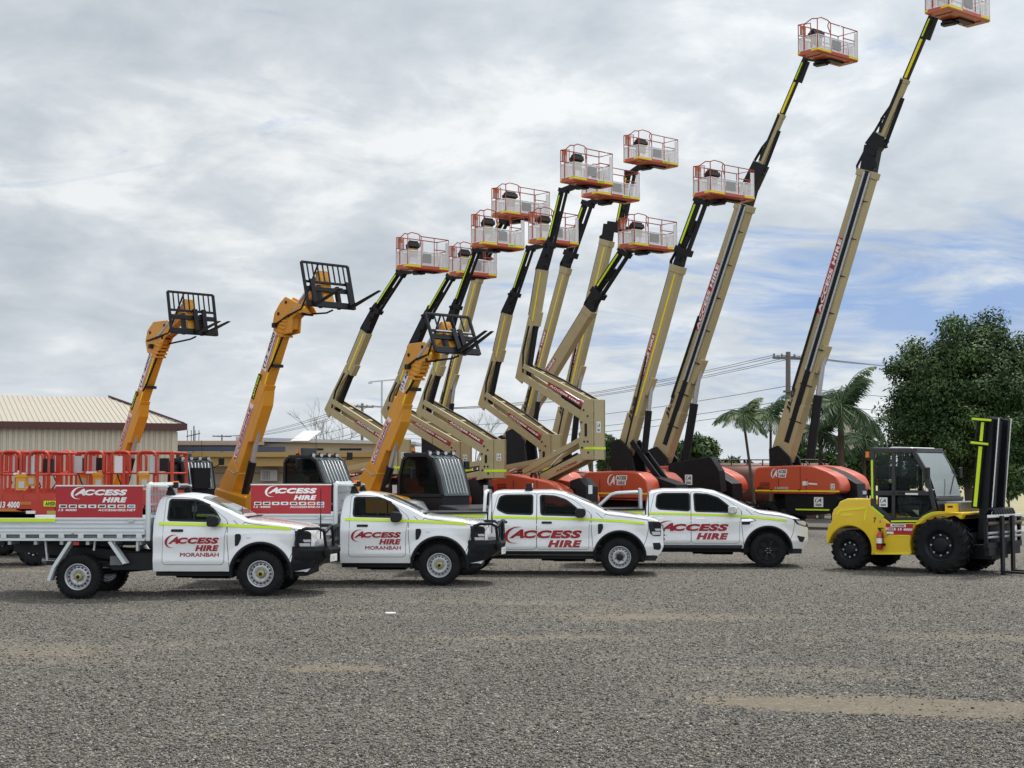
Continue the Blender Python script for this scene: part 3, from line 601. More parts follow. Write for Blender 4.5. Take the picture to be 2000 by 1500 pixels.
# ================================================================ UTES
def interp_s(pts, x, k=.035):
    xs = [p[0] for p in pts]; zs = [p[1] for p in pts]
    return float(np.mean([np.interp(x + d, xs, zs) for d in (-k, -k / 2, 0, k / 2, k)]))
def half_w(x, z, old=False):
    p = .925
    if x > .30: p -= .17 * ((x - .30) / .62) ** 2.1
    if z < .62: p -= .05 * ((.62 - z) / .2)
    if .60 < z < 1.0: p -= .012 * math.sin(math.pi * (z - .60) / .40)
    b = 1.12 + .02 * max(-1.5, min(0, x))
    if z > b: p -= .06 * (1 - math.exp(-(z - b) / .05)) * .5
    if z > 1.24: p -= .36 * (z - 1.24)
    # swollen wheel arches
    r = math.hypot(x, z - .42)
    if .45 < r < .72 and z < 1.1: p += .022 * math.exp(-((r - .53) / .09) ** 2)
    return max(p, .3)
TOP_NEW = lambda back: [(back - .01, 1.10), (back + .01, 1.55), (back + .03, 1.70), (back + .10, 1.775), (back + .25, 1.80), (-1.45, 1.805), (-1.22, 1.775), (-1.0, 1.70), (-.6, 1.525), (-.32, 1.375), (-.22, 1.345), (.25, 1.295), (.62, 1.24), (.78, 1.20), (.86, 1.14), (.90, 1.05), (.925, .93), (.93, .90)]
TOP_OLD = lambda back: [(back - .01, 1.10), (back + .01, 1.55), (back + .03, 1.68), (back + .12, 1.76), (back + .4, 1.80), (-1.5, 1.80), (-1.2, 1.755), (-.9, 1.63), (-.5, 1.44), (-.22, 1.315), (-.1, 1.29), (.3, 1.245), (.62, 1.16), (.80, 1.08), (.86, 1.03), (.90, .97), (.925, .90), (.93, .88)]
BOT = lambda x: .435 if x < .72 else float(np.interp(x, [.72, .80, .88, .93], [.44, .42, .50, .62]))
def side(s, off): return lambda x, z: Vector((x, s * (half_w(x, z) + off), z))
def inside(p, poly):
    x, z = p; r = False; n = len(poly)
    for i in range(n):
        (x1, z1), (x2, z2) = poly[i], poly[(i + 1) % n]
        if (z1 > z) != (z2 > z) and x < (x2 - x1) * (z - z1) / (z2 - z1) + x1: r = not r
    return r
def holed(outer, hole):
    from mathutils.geometry import tessellate_polygon
    a = [Vector((*p, 0)) for p in outer]; b = [Vector((*p, 0)) for p in hole]; tri = tessellate_polygon([a, b]); return [tuple(p) for p in outer] + [tuple(p) for p in hole], [tuple(t_) for t_ in tri]
def ute_body(parent, back, top, tub=None, new=True, arch=.515, wins=()):
    xs = sorted(set([round(v, 4) for v in np.arange(back, .93, .03)] + [back + .004, .905, .92, .93] + [round(arch * math.cos(rad(a)), 4) for a in range(0, 181, 9)]))
    m = MB(WHITE); nsd, ntp = 34, 9; secs = []
    for x in xs:
        zb = BOT(x)
        if abs(x) < arch: zb = max(zb, .40 + math.sqrt(max(0, arch ** 2 - x * x)) * 1.0)
        zt = interp_s(top, x); dz = .035 + .02 * max(0, min(1, (zt - 1.4) * 3)); ze = max(zt - dz, zb + .05); sec = []
        for i in range(nsd): 
            z = zb + (ze - zb) * i / (nsd - 1); sec.append((x, -half_w(x, z), z))
        we = half_w(x, ze)
        for i in range(1, ntp):
            t = math.pi / 2 * (i / (ntp - 1)) ; c, s_ = math.cos(t), math.sin(t)
            e = .42 if zt < 1.4 else .5
            sec.append((x, -we * (c ** (2 * e * .8) if i < ntp - 1 else 0), ze + (zt + .02 - ze) * s_ ** .9))
        full = sec + [(a, -b, c) for a, b, c in reversed(sec[:-1])]; secs.append(full)
    n = len(secs[0]); vv = [v for s in secs for v in s]; ff = [(i * n + k, (i + 1) * n + k, (i + 1) * n + k + 1, i * n + k + 1) for i in range(len(secs) - 1) for k in range(n - 1)]
    gw = [grow(round_poly(w_, .05), .022) for w_ in wins]
    def cutf(f):
        c = [sum(vv[i][j] for i in f) / 4 for j in range(3)]
        return abs(c[1]) > .5 and any(inside((c[0], c[2]), w_) for w_ in gw)
    m.add(vv, [f for f in ff if not cutf(f)], None, True)
    m.add(secs[0], [tuple(range(n))]); m.add(secs[-1], [tuple(range(n - 1, -1, -1))])
    b = m.build('body', parent, weld=True)
    ar = MB(BLKPL)                                    # wheel arch lip and liner
    for s in (1, -1):
        pr = [(arch * math.cos(rad(a)), .40 + arch * math.sin(rad(a))) for a in range(-8, 189, 7)]
        o = []
        for k, (x, z) in enumerate(pr):
            f = 1.075; o.append((x, s * (half_w(x, z) + .006), z)); o.append((x * f, s * (half_w(x * f, .40 + (z - .40) * f) + .030), .40 + (z - .40) * f)); o.append((x * f * 1.03, s * (half_w(x * f, .40 + (z - .40) * f) + .002), .40 + (z - .40) * f * 1.03))
            o.append((x, s * .45, z))
        q = len(pr)
        ar.add(o, [(4 * i + a, 4 * i + 4 + a, 4 * i + 4 + b_, 4 * i + b_) for i in range(q - 1) for a, b_ in ((0, 1), (1, 2), (3, 0))], BLKPL, True)
        ar.box((0, s * .45, .62), (1.05, .03, .7))
    ar.box((0, 0, .50), (1.5, .88, .12))
    ar.build('wheel_arch', parent)
    return b
def wheel(parent, x, y, r, w_, kind, dz=0):
    s = -1 if y < 0 else 1; y0 = y; hw = w_ / 2
    t = MB(RUBBER); t.lathe([(-hw * .8, r * .58), (-hw, r * .66), (-hw * 1.02, r * .82), (-hw * .9, r * .94), (-hw * .72, r * .99), (0, r), (hw * .72, r * .99), (hw * .9, r * .94), (hw * 1.02, r * .82), (hw, r * .66), (hw * .8, r * .58)], (x, y0, r + dz), (0, s, 0), n=40)
    for k in range(34):
        a = 2 * math.pi * k / 34
        for e, o in ((-.62, 0), (.62, .09), (0, .045)):
            c = Vector((x + math.cos(a + o) * r * .995, y0 + s * e * hw, r + dz + math.sin(a + o) * r * .995)); t.box(c, (.03, hw * .42, .055), ry=-(a + o))
    wo_ = t.build('wheel', parent)
    m = MB(STEEL if kind != 'alloy' else BLKST); o = (x, y0, r + dz); rm = r * .575
    if kind == 'alloy':
        m.lathe([(hw * .25, rm * .93), (hw * .95, rm * .95), (hw * .98, rm * 1.03), (hw * .8, rm * 1.04)], o, (0, s, 0), BLKST); m.lathe([(hw * .3, rm * .96), (hw * .25, 0)], o, (0, s, 0), BLKPL)
        for k in range(6):
            for d in (-.13, .13):
                a = 2 * math.pi * k / 6 + .2; p = Vector((x + math.cos(a) * .06, y0 + s * hw * .82, r + dz + math.sin(a) * .06)); q = Vector((x + math.cos(a + d) * rm * .98, y0 + s * hw * .86, r + dz + math.sin(a + d) * rm * .98)); m.beam(p, q, .03, .038, BLKST, up=(0, 1, 0))
        m.cyl((x, y0 + s * hw * .6, r + dz), (x, y0 + s * hw * .95, r + dz), .075, BLKST)
        for k in range(6): 
            a = 2 * math.pi * k / 6; m.cyl((x + math.cos(a) * .055, y0 + s * hw * .9, r + dz + math.sin(a) * .055), (x + math.cos(a) * .055, y0 + s * hw * .98, r + dz + math.sin(a) * .055), .01, CHROME, n=6)
    else:
        m.lathe([(hw * .55, rm * 1.04), (hw * 1.0, rm * 1.05), (hw * 1.02, rm * .98), (hw * .5, rm * .92), (hw * .38, rm * .86), (hw * .62, rm * .70), (hw * .72, rm * .60), (hw * .55, rm * .44), (hw * .55, 0)], o, (0, s, 0))
        for k in range(16):
            a = 2 * math.pi * k / 16; c = Vector((x + math.cos(a) * rm * .755, y0 + s * hw * .60, r + dz + math.sin(a) * rm * .755)); m.box(c, (.022, .02, .034), BLACK, ry=-a)
        m.lathe([(hw * .58, rm * .32), (hw * .9, rm * .30), (hw * .95, rm * .24), (hw * .95, 0)], o, (0, s, 0), M('hub_brass', (.36, .31, .10), .4, .3) if kind == 'yellow' else BLKPL)
        for k in range(6):
            a = 2 * math.pi * k / 6 + .3; c = Vector((x + math.cos(a) * rm * .42, y0 + s * hw * .55, r + dz + math.sin(a) * rm * .42)); m.cyl(c, c + Vector((0, s * .035, 0)), .012, BLACK if kind != 'yellow' else STEEL, n=6)
        if kind == 'yellow': m.cyl((x, y0 + s * hw * .93, r + dz), (x, y0 + s * hw * 1.0, r + dz), rm * .15, BLKST, n=6)
    m.build('rim', wo_)
    return wo_
def patch(mb, poly, fn, mat, step=.07): 
    o, f = cut2d(poly, [tuple(range(len(poly)))], fn, step); mb.add(o, f, mat, True)
def round_poly(p, r=.04, k=4):
    out = []; n = len(p)
    for i in range(n):
        a, b, c = Vector(p[i - 1]), Vector(p[i]), Vector(p[(i + 1) % n]); d1 = (a - b); d2 = (c - b); q = min(r, d1.length * .45, d2.length * .45); s1 = b + d1.normalized() * q; s2 = b + d2.normalized() * q
        for j in range(k + 1): 
            f = j / k; out.append(tuple(s1 * (1 - f) ** 2 + b * 2 * f * (1 - f) + s2 * f * f))
    return out
def grow(p, d):
    c = Vector((sum(a for a, b in p) / len(p), sum(b for a, b in p) / len(p))); out = []
    n = len(p)
    for i in range(n):
        a, b, e = Vector(p[i - 1]), Vector(p[i]), Vector(p[(i + 1) % n]); n1 = Vector(((b - a).y, -(b - a).x)); n2 = Vector(((e - b).y, -(e - b).x))
        if n1.length: n1.normalize()
        if n2.length: n2.normalize()
        q = n1 + n2; q = q.normalized() if q.length > .01 else n1
        if q.dot(b - c) < 0: q = -q
        out.append(tuple(b + q * d))
    return out
def interior(parent, back, double):
    D_ = M('trim_dark', (.035, .035, .037), .85); F_ = M('seat_fabric', (.055, .055, .058), .9)
    m = MB(D_); m.box(((back - .35) / 2, 0, .62), (abs(back) - .45, 1.55, .05)); m.prism([(-.45, .95), (-.62, 1.20), (-.80, 1.18), (-.78, .85)], -.78, .78); m.box((back + .07, 0, .95), (.04, 1.5, .62)); o = m.build('cabin_trim', parent)
    for u in ([-1.55, -2.42] if double else [-1.55]):
        for v in (-.38, .38):
            q = MB(F_); q.box((u + .12, v, .80), (.50, .48, .16)); q.box((u - .16, v, 1.10), (.14, .46, .58), ry=-.2); q.box((u - .24, v, 1.46), (.10, .26, .18), ry=-.1); q.build('seat', parent, bevel=.03)
    w_ = MB(BLACK); w_.tube([(-.98 + .07 * math.cos(a), -.38 + .18 * math.sin(a), 1.15 + .16 * math.cos(a)) for a in np.linspace(0, 6.283, 15)[:-1]], .016, closed=True); w_.cyl((-.78, -.38, 1.05), (-.97, -.38, 1.15), .03); w_.build('steering_wheel', parent)
def door(parent, poly, win, s, handle, strip, tone=WHITE, hchrome=False, glass=None):
    """door skin 6 mm proud of the body over a dark shut line, with window, handle and a strip of hi-vis tape"""
    poly = round_poly(poly, .07); f = MB(tone)
    wp = round_poly(win, .05)
    for pl_, of_, mt_ in ((grow(poly, .007), .003, BLKPL), (poly, .006, tone)):
        hv, hf = holed(pl_, wp); o_, q_ = cut2d(hv, hf, side(s, of_), .10); f.add(o_, q_, mt_, True)
    d = f.build('door', parent)
    wn = MB(BLKPL); hv, hf = holed(grow(wp, .020), grow(wp, -.014)); o_, q_ = cut2d(hv, hf, side(s, .010), .10); wn.add(o_, q_, BLKPL, True); patch(wn, wp, side(s, .004), glass or TINT, .12); wn.build('window', d)
    h = MB(BLKPL); hp = round_poly([(handle[0] - .11, handle[1] - .024), (handle[0] + .11, handle[1] - .024), (handle[0] + .11, handle[1] + .024), (handle[0] - .11, handle[1] + .024)], .02)
    if hchrome: patch(h, hp, side(s, .010), WHITE); patch(h, [(handle[0] - .1, handle[1] - .008), (handle[0] + .1, handle[1] - .008), (handle[0] + .1, handle[1] + .006), (handle[0] - .1, handle[1] + .006)], side(s, .016), CHROME)
    else:
        patch(h, hp, side(s, .012), BLKPL); patch(h, grow(hp, -.008), side(s, .035), BLKPL)
    h.build('handle', d)
    return d
def tape(parent, pts, s, off=.016, w_=.05, mat=None):
    m = MB(mat or HIVIS)
    for (a, za), (b, zb) in zip(pts, pts[1:]): patch(m, [(a, za - w_ / 2), (b, zb - w_ / 2), (b, zb + w_ / 2), (a, za + w_ / 2)], side(s, off), mat or HIVIS, .05)
    return m.build('hivis_tape', parent)
def logo(parent, x0, x1, zA, zB, s, fnf, mat=REDTXT, name='lettering', edge=True, third=None, sub=None):
    """ACCESS over HIRE with a crescent at the left; x0..x1 is the span of ACCESS"""
    m = MB(mat); W = x1 - x0; H = zB[1] - zB[0]; fl = (lambda a, b, f: f(a, b))
    def put(off, mt, bold):
        f = fnf(off)
        g = .012 * bold * 20
        word(m, 'A', (x0 - g, zB[0] - g, x0 + W * .205 + g, zB[1] + H * .10 + g), f, mt, .42, .05)
        word(m, 'CCESS', (x0 + W * .185 - g, zB[0] - g, x1 + g, zB[1] + g), f, mt, .24, .062)
        word(m, 'HIRE', (x0 + W * .53 - g, zA[0] - g, x1 - W * .005 + g, zA[1] + g), f, mt, .24, .065)
        v, fc = swoosh2d(); put2d(m, v, fc, (x0 - W * .06 - g * .5, zB[0] - H * .62 - g * .5, x0 + W * .22, zB[1] + H * .42 + g * .5), f, mt)
        if third: [word(m, third[0], (third[1][0] + dx_, third[1][1] + dz_, third[1][2] + dx_, third[1][3] + dz_), f, mt, 0, 0.0) for dx_, dz_ in ((0, 0), (.006, .002), (.003, -.003))]
    if edge: put(.0155, WTXT, .05)
    put(.018, mat, 0)
    return m.build(name, parent)
def mirror(parent, x, z, s, mat=BLKPL):
    m = MB(mat); y = half_w(x, z); m.beam((x, s * (y - .02), z - .05), (x + .02, s * (y + .12), z - .03), .06, .05, BLKPL, up=(1, 0, 0))
    b = MB(mat); pr = [(-.10, -.075), (-.06, -.10), (.06, -.10), (.11, -.05), (.12, .04), (.08, .09), (-.06, .10), (-.10, .06)]
    b.prism([(x + a, z + c) for a, c in pr], s * (y + .10), s * (y + .27)); o = b.build('mirror', parent, bevel=.022, seg=3); m.build('arm', o)
    return o
def headlight(parent, new, s):
    if new:
        m = MB(BLKPL); p = round_poly([(.60, 1.155), (.64, .90), (.72, .84), (.87, .84), (.885, 1.10), (.84, 1.15)], .03); patch(m, p, side(s, .006), BLKPL, .04)
        patch(m, round_poly([(.70, 1.12), (.73, 1.02), (.86, 1.02), (.86, 1.11)], .02), side(s, .012), GLASS, .04); patch(m, round_poly([(.67, .935), (.70, .865), (.86, .865), (.865, .935)], .02), side(s, .012), LENS, .04); patch(m, round_poly([(.74, 1.00), (.76, .955), (.87, .955), (.87, 1.00)], .01), side(s, .012), LENS, .04)
    else:
        m = MB(BLKPL); p = round_poly([(.56, 1.125), (.66, 1.0), (.88, .93), (.905, .96), (.90, 1.05), (.83, 1.10)], .02); patch(m, p, side(s, .005), BLKPL, .04); patch(m, round_poly([(.64, 1.085), (.71, 1.005), (.87, .955), (.89, 1.04), (.82, 1.075)], .02), side(s, .011), LENS, .04)
    return m.build('headlight', parent)
def front_face(parent, new, xf=.93):
    m = MB(BLKPL); m.prism(round_poly([(-.60, .98), (-.56, .68), (.56, .68), (.60, .98), (.5, 1.05), (-.5, 1.05)], .04), xf - .02, xf + .012, ax='x')
    for k in range(3): m.box((xf + .02, 0, .76 + .09 * k), (.03, 1.02, .028), PGREY if not new else BLKPL)
    m.build('grille', parent)
def windscreen(parent, top):
    m = MB(GLASS); xs = np.linspace(-1.12, -.42, 12); rows = []
    for x in xs:
        zt = interp_s(top, x) + .022; wd = half_w(x, zt - .06) - .10 - .02 * (x + 1.1); row = []
        for k in range(13):
            t = -1 + 2 * k / 12; row.append((x, wd * t, zt - .012 * abs(t) ** 2 - .02 * abs(t) ** 6 + .0035))
        rows.append(row)
    m.add([v for r in rows for v in r], [(i * 13 + k, (i + 1) * 13 + k, (i + 1) * 13 + k + 1, i * 13 + k + 1) for i in range(len(rows) - 1) for k in range(12)], CGLASS2, True)
    o = m.build('windscreen', parent)
    wpr = MB(BLACK); zt = interp_s(top, -.36) + .03; wpr.tube([(-.40, -.55, zt), (-.55, .1, interp_s(top, -.55) + .045)], .012); wpr.box((-.33, 0, interp_s(top, -.33) + .012), (.12, 1.25, .02), BLKPL); wpr.build('wiper', o)
CGLASS2 = M('windscreen_glass', (.10, .13, .13), .05, var=.2, scale=1.5, spec=.9)
def underbody(parent, x0, x1, z=.40):
    m = MB(BLACK); m.box(((x0 + x1) / 2, 0, z), (x1 - x0, 1.35, .12))
    for s in (1, -1): m.box(((x0 - .1), s * .42, .56), (3.4, .10, .16)) if False else m.beam((x1, s * .45, z + .05), (x0, s * .45, z + .1), .12, .16, up=(0, 1, 0))
    m.cyl((-.75, -.1, .36), (-1.7, -.1, .36), .09); m.box((-1.1, .25, .33), (.7, .5, .16)); m.cyl((0, -.8, .39), (0, .8, .39), .06); m.box((.5, 0, .45), (.6, 1.2, .2))
    return m.build('underbody', parent)
def bullbar(parent):
    m = MB(BLKST); yw = .86
    # bumper: wraps round the corners
    sec = [(1.24, .88), (1.26, .80), (1.22, .66), (1.08, .54), (.96, .52), (.96, .88)]
    plan = [(-.90, -.56), (-.82, -.30), (-.6, -.09), (0, 0), (.6, -.09), (.82, -.30), (.90, -.56)]
    vs = []; 
    for y, dx in plan: vs += [(x + dx * (1 if x > 1 else .72), y, z + (.0 if z > .7 else -.35 * dx * .18)) for x, z in sec]
    n = len(sec); m.add(vs, [(i * n + k, (i + 1) * n + k, (i + 1) * n + (k + 1) % n, i * n + (k + 1) % n) for i in range(len(plan) - 1) for k in range(n)]); m.add(vs, [tuple(range(n)), tuple(range(len(vs) - 1, len(vs) - n - 1, -1))])
    b = m.build('bull_bar', parent, bevel=.018)
    for s in (-1, 1):
        h = MB(BLKST); h.tube([(.64, s * .93, .88), (.645, s * .93, 1.05), (.68, s * .925, 1.16), (.80, s * .90, 1.195), (1.00, s * .76, 1.195), (1.09, s * .66, 1.14), (1.12, s * .62, .86)], .030, n=8)
        h.tube([(1.10, s * .62, 1.12), (1.17, s * .42, 1.22), (1.19, s * .30, 1.14), (1.20, s * .28, .86)], .033, n=8); h.build('hoop', b)
        l = MB(BLACK); l.cyl((1.10, s * .62, .76), (1.16, s * .66, .76), .075); l.cyl((1.155, s * .655, .76), (1.17, s * .668, .76), .045, GLASS); l.build('fog_lamp', b)
    u = MB(BLKST); u.tube([(1.19, -.42, 1.215), (1.22, 0, 1.225), (1.19, .42, 1.215)], .033, n=8); u.box((1.20, 0, .98), (.03, .5, .06)); u.build('crossbar', b)
    for s in (-1, 1):
        q = MB(BLKST); patch(q, [(.50, .42), (.93, .50), (.93, .86), (.62, .86), (.56, .70)], side(s, .012), BLKST, .06); q.build('bumper_corner', b)
    pl = MB(PLATE); pl.box((1.225, -.40, .66), (.012, .37, .13), rz=-.16); word(pl, '421 MK7', (-.14, -.04, .14, .04), plane_fn((1.236, -.40, .665), (-.16, 1, 0), (0, 0, 1)), BTXT, 0, .01); pl.build('number_plate', b)
    a = MB(BLACK); a.cyl((1.0, -.50, 1.0), (1.0, -.50, 1.22), .012); a.cyl((1.0, -.50, 1.2), (1.0, -.50, 1.9), .008, n=6); a.cyl((1.0, -.50, 1.22), (1.0, -.50, 1.42), .013, n=6); a.build('antenna', parent)
def tray(parent, sag):
    x1, x0 = -2.06, -4.72; W = .98; zb, zt = .985, 1.375
    f = MB(TRAYW); f.box(((x0 + x1) / 2, 0, 1.02), (x1 - x0, 1.9, .06)); 
    for k in range(6): f.box((x0 + .2 + k * .47, 0, .95), (.06, 1.8, .09), GALV)
    t = f.build('tray', parent)
    for s in (-1, 1):
        p = MB(TRAYW); y = s * W
        p.box(((x0 + x1) / 2, y, 1.255), (x1 - x0, .03, .24))
        for z, h in ((1.365, .035), (1.29, .014), (1.215, .014), (1.15, .03)): p.box(((x0 + x1) / 2, y + s * .012, z), (x1 - x0, .04, h))
        o = p.build('drop_side', t, bevel=.006)
        for k in range(2):
            l = MB(GALV); l.box((-2.30 - 1.75 * k * .0 - .0, y + s * .03, 1.34), (.10, .03, .05)) if k == 0 else l.cyl((-3.34, y + s * .02, 1.09), (-3.34, y + s * .07, 1.13), .016); l.build('latch', o)
        r = MB(TRAYW)                               # tie rail under the side: bar with openings
        r.box(((x0 + x1) / 2, y, 1.00), (x1 - x0, .045, .045)); r.box(((x0 + x1) / 2, y, 1.115), (x1 - x0, .045, .05)); r.box(((x0 + x1) / 2, y - s * .035, 1.06), (x1 - x0, .01, .12), PGREY)
        for k in range(9): r.box((-2.16 - k * .348, y + s * .004, 1.057), (.10, .05, .075))
        r.build('tie_rail', t, bevel=.006)
    h = MB(TRAYW); xh = -2.02                        # head board with a mesh window
    for s in (-1, 1): h.tube([(xh, s * .93, .98), (xh, s * .93, 1.90), (xh + .01, s * .89, 1.965), (xh + .02, s * .82, 1.985)], .045, n=8)
    h.beam((xh + .02, -.84, 1.985), (xh + .02, .84, 1.985), .09, .05, up=(1, 0, 0)); h.box((xh, 0, 1.18), (.03, 1.8, .4))
    for z in (1.45, 1.62, 1.80): h.box((xh, 0, z), (.04, 1.8, .035))
    for k in range(18): h.box((xh, -.85 + .1 * k, 1.65), (.012, .012, .6))
    for s in (-1, 1):
        h.prism([(xh - .05, 1.985), (xh + .33, 1.955), (xh + .33, 1.925), (xh - .05, 1.94)], s * .80, s * .92)
    h.box((xh + .14, 0, 1.968), (.30, 1.6, .02)); h.build('head_board', t, bevel=.006)
    c = MB(BLACK)
    for s in (-1, 1): c.beam((-1.5, s * .42, .62), (-4.6, s * .42, .84), .09, .17, up=(0, 1, 0)); c.beam((-2.2, s * .42, .92), (-4.6, s * .42, .92), .08, .09, up=(0, 1, 0)); c.beam((-2.55, s * .56, .58 + sag), (-3.95, s * .56, .62 + sag), .07, .07, up=(0, 1, 0))
    c.cyl((-3.27, -.8, .39 + sag), (-3.27, .8, .39 + sag), .06); c.sphere((-3.27, .05, .39 + sag), .17); c.cyl((-1.6, 0, .5), (-3.2, .05, .42 + sag), .05); c.box((-2.35, -.45, .60), (.75, .5, .30)); c.box((-2.62, -.74, .62), (.22, .12, .16), PGREY); c.prism([(-1.95, .42), (-2.9, .52), (-2.9, .72), (-1.95, .68)], .3, .6)
    c.cyl((-1.95, .5, .42), (-4.4, .5, .55), .045, STEEL)
    c.build('chassis', parent)
    for s in (-1, 1):
        for seg_ in ([((-2.68, .97), (-2.40, .575))], [((-3.38, .97), (-3.68, .50)), ((-3.68, .50), (-3.76, .33 + sag))]):
            g = MB(TRAYW)
            for a, b in seg_: g.beam((a[0], s * .86, a[1]), (b[0], s * .86, b[1]), .24, .02, up=(0, 1, 0)); g.beam((a[0] - .02, s * .975, a[1]), (b[0] - .02, s * .975, b[1]), .02, .06, up=(0, 1, 0))
            g.build('mudguard', parent, bevel=.006)
        b = MB(GALV); b.beam((-3.0, s * .8, .97), (-3.02, s * .8, .80), .06, .03); b.beam((-3.9, s * .8, .97), (-3.86, s * .8, .62), .06, .03); b.beam((-2.2, s * .9, .97), (-2.2, s * .9, .80), .12, .04); b.build('bracket', parent)
        l = MB(BEACON); l.box((-3.30, s * .93, .93), (.10, .05, .06), M('lens_red', (.45, .03, .02), .3)); l.build('marker_lamp', parent)
    # sign board on the near tray edge
    sb = MB(REDSIGN); a0, a1, z0, z1 = -3.66, -2.10, 1.39, 1.945; y = -1.0
    sb.box(((a0 + a1) / 2, y, (z0 + z1) / 2), (a1 - a0, .012, z1 - z0)); sb.box(((a0 + a1) / 2, y, z1 + .012), (a1 - a0 + .02, .03, .024), PLATE); sb.box(((a0 + a1) / 2, y + .03, z0 + .2), (a1 - a0, .03, .04), GALV)
    o = sb.build('sign_board', parent); fb = lambda off: (lambda a, b: Vector((a, y - .008 - (off - .0155) - .001, b)))
    logo(o, -3.33, -2.375, (1.66, 1.752), (1.785, 1.89), -1, fb, WTXT, edge=False)
    t2 = MB(WTXT); f = lambda a, b: Vector((a, y - .009, b)); f2 = lambda a, b: Vector((a, y - .0115, b))
    word(t2, '13 4000', (-3.61, 1.505, -3.28, 1.545), f, WTXT, .15, .03); word(t2, 'ACCESSHIRE.NET', (-2.90, 1.505, -2.215, 1.545), f, WTXT, .15, .03)
    cols = [(.03, .03, .03), (.05, .05, .05), (.02, .16, .05), (.02, .05, .20), (.06, .06, .06), (.05, .08, .03), (.45, .08, .02), (.12, .3, .55)]
    for k in range(8):
        xa = -3.60 + k * .175; t2.prism(round_poly([(xa, 1.562), (xa + .145, 1.562), (xa + .145, 1.622), (xa, 1.622)], .01), y - .008, y - .0095, PLATE)
        mk = M(f'badge_ink_{k}', cols[k], .5)
        if k in (2, 3, 5): t2.prism([(xa + .03 + .045 + .042 * math.cos(q * .6), 1.592 + .016 * math.sin(q * .6)) for q in range(10)], y - .0098, y - .011, mk)
        else: t2.prism([(xa + .02, 1.575), (xa + .118, 1.575), (xa + .128, 1.608), (xa + .03, 1.608)], y - .0098, y - .011, mk)
    t2.build('lettering', o)
    tp = MB(HIVIS); tp.box((-4.19, -.98 - .0355, 1.345), (1.06, .004, .06)); tp.build('hivis_tape', t)
def roof_bar(parent):
    m = MB(BLKPL); z = 1.815
    for s in (-1, 1): m.prism([(-1.78, z - .03), (-1.60, z - .03), (-1.66, z + .10), (-1.74, z + .10)], s * .60, s * .66)
    m.beam((-1.70, -.72, z + .11), (-1.70, .72, z + .11), .07, .035, up=(1, 0, 0)); o = m.build('roof_bar', parent, bevel=.006)
    b = MB(BLACK); b.cyl((-1.70, -.25, z + .12), (-1.70, -.25, z + .15), .075); b.cyl((-1.70, -.25, z + .15), (-1.70, -.25, z + .22), .065, BEACON, r1=.05); b.build('beacon', o)
    l = MB(BLACK); l.box((-1.62, -.5, z + .15), (.08, .14, .10)); l.cyl((-1.58, -.5, z + .15), (-1.57, -.5, z + .15), .04, LENS); l.build('work_lamp', o)
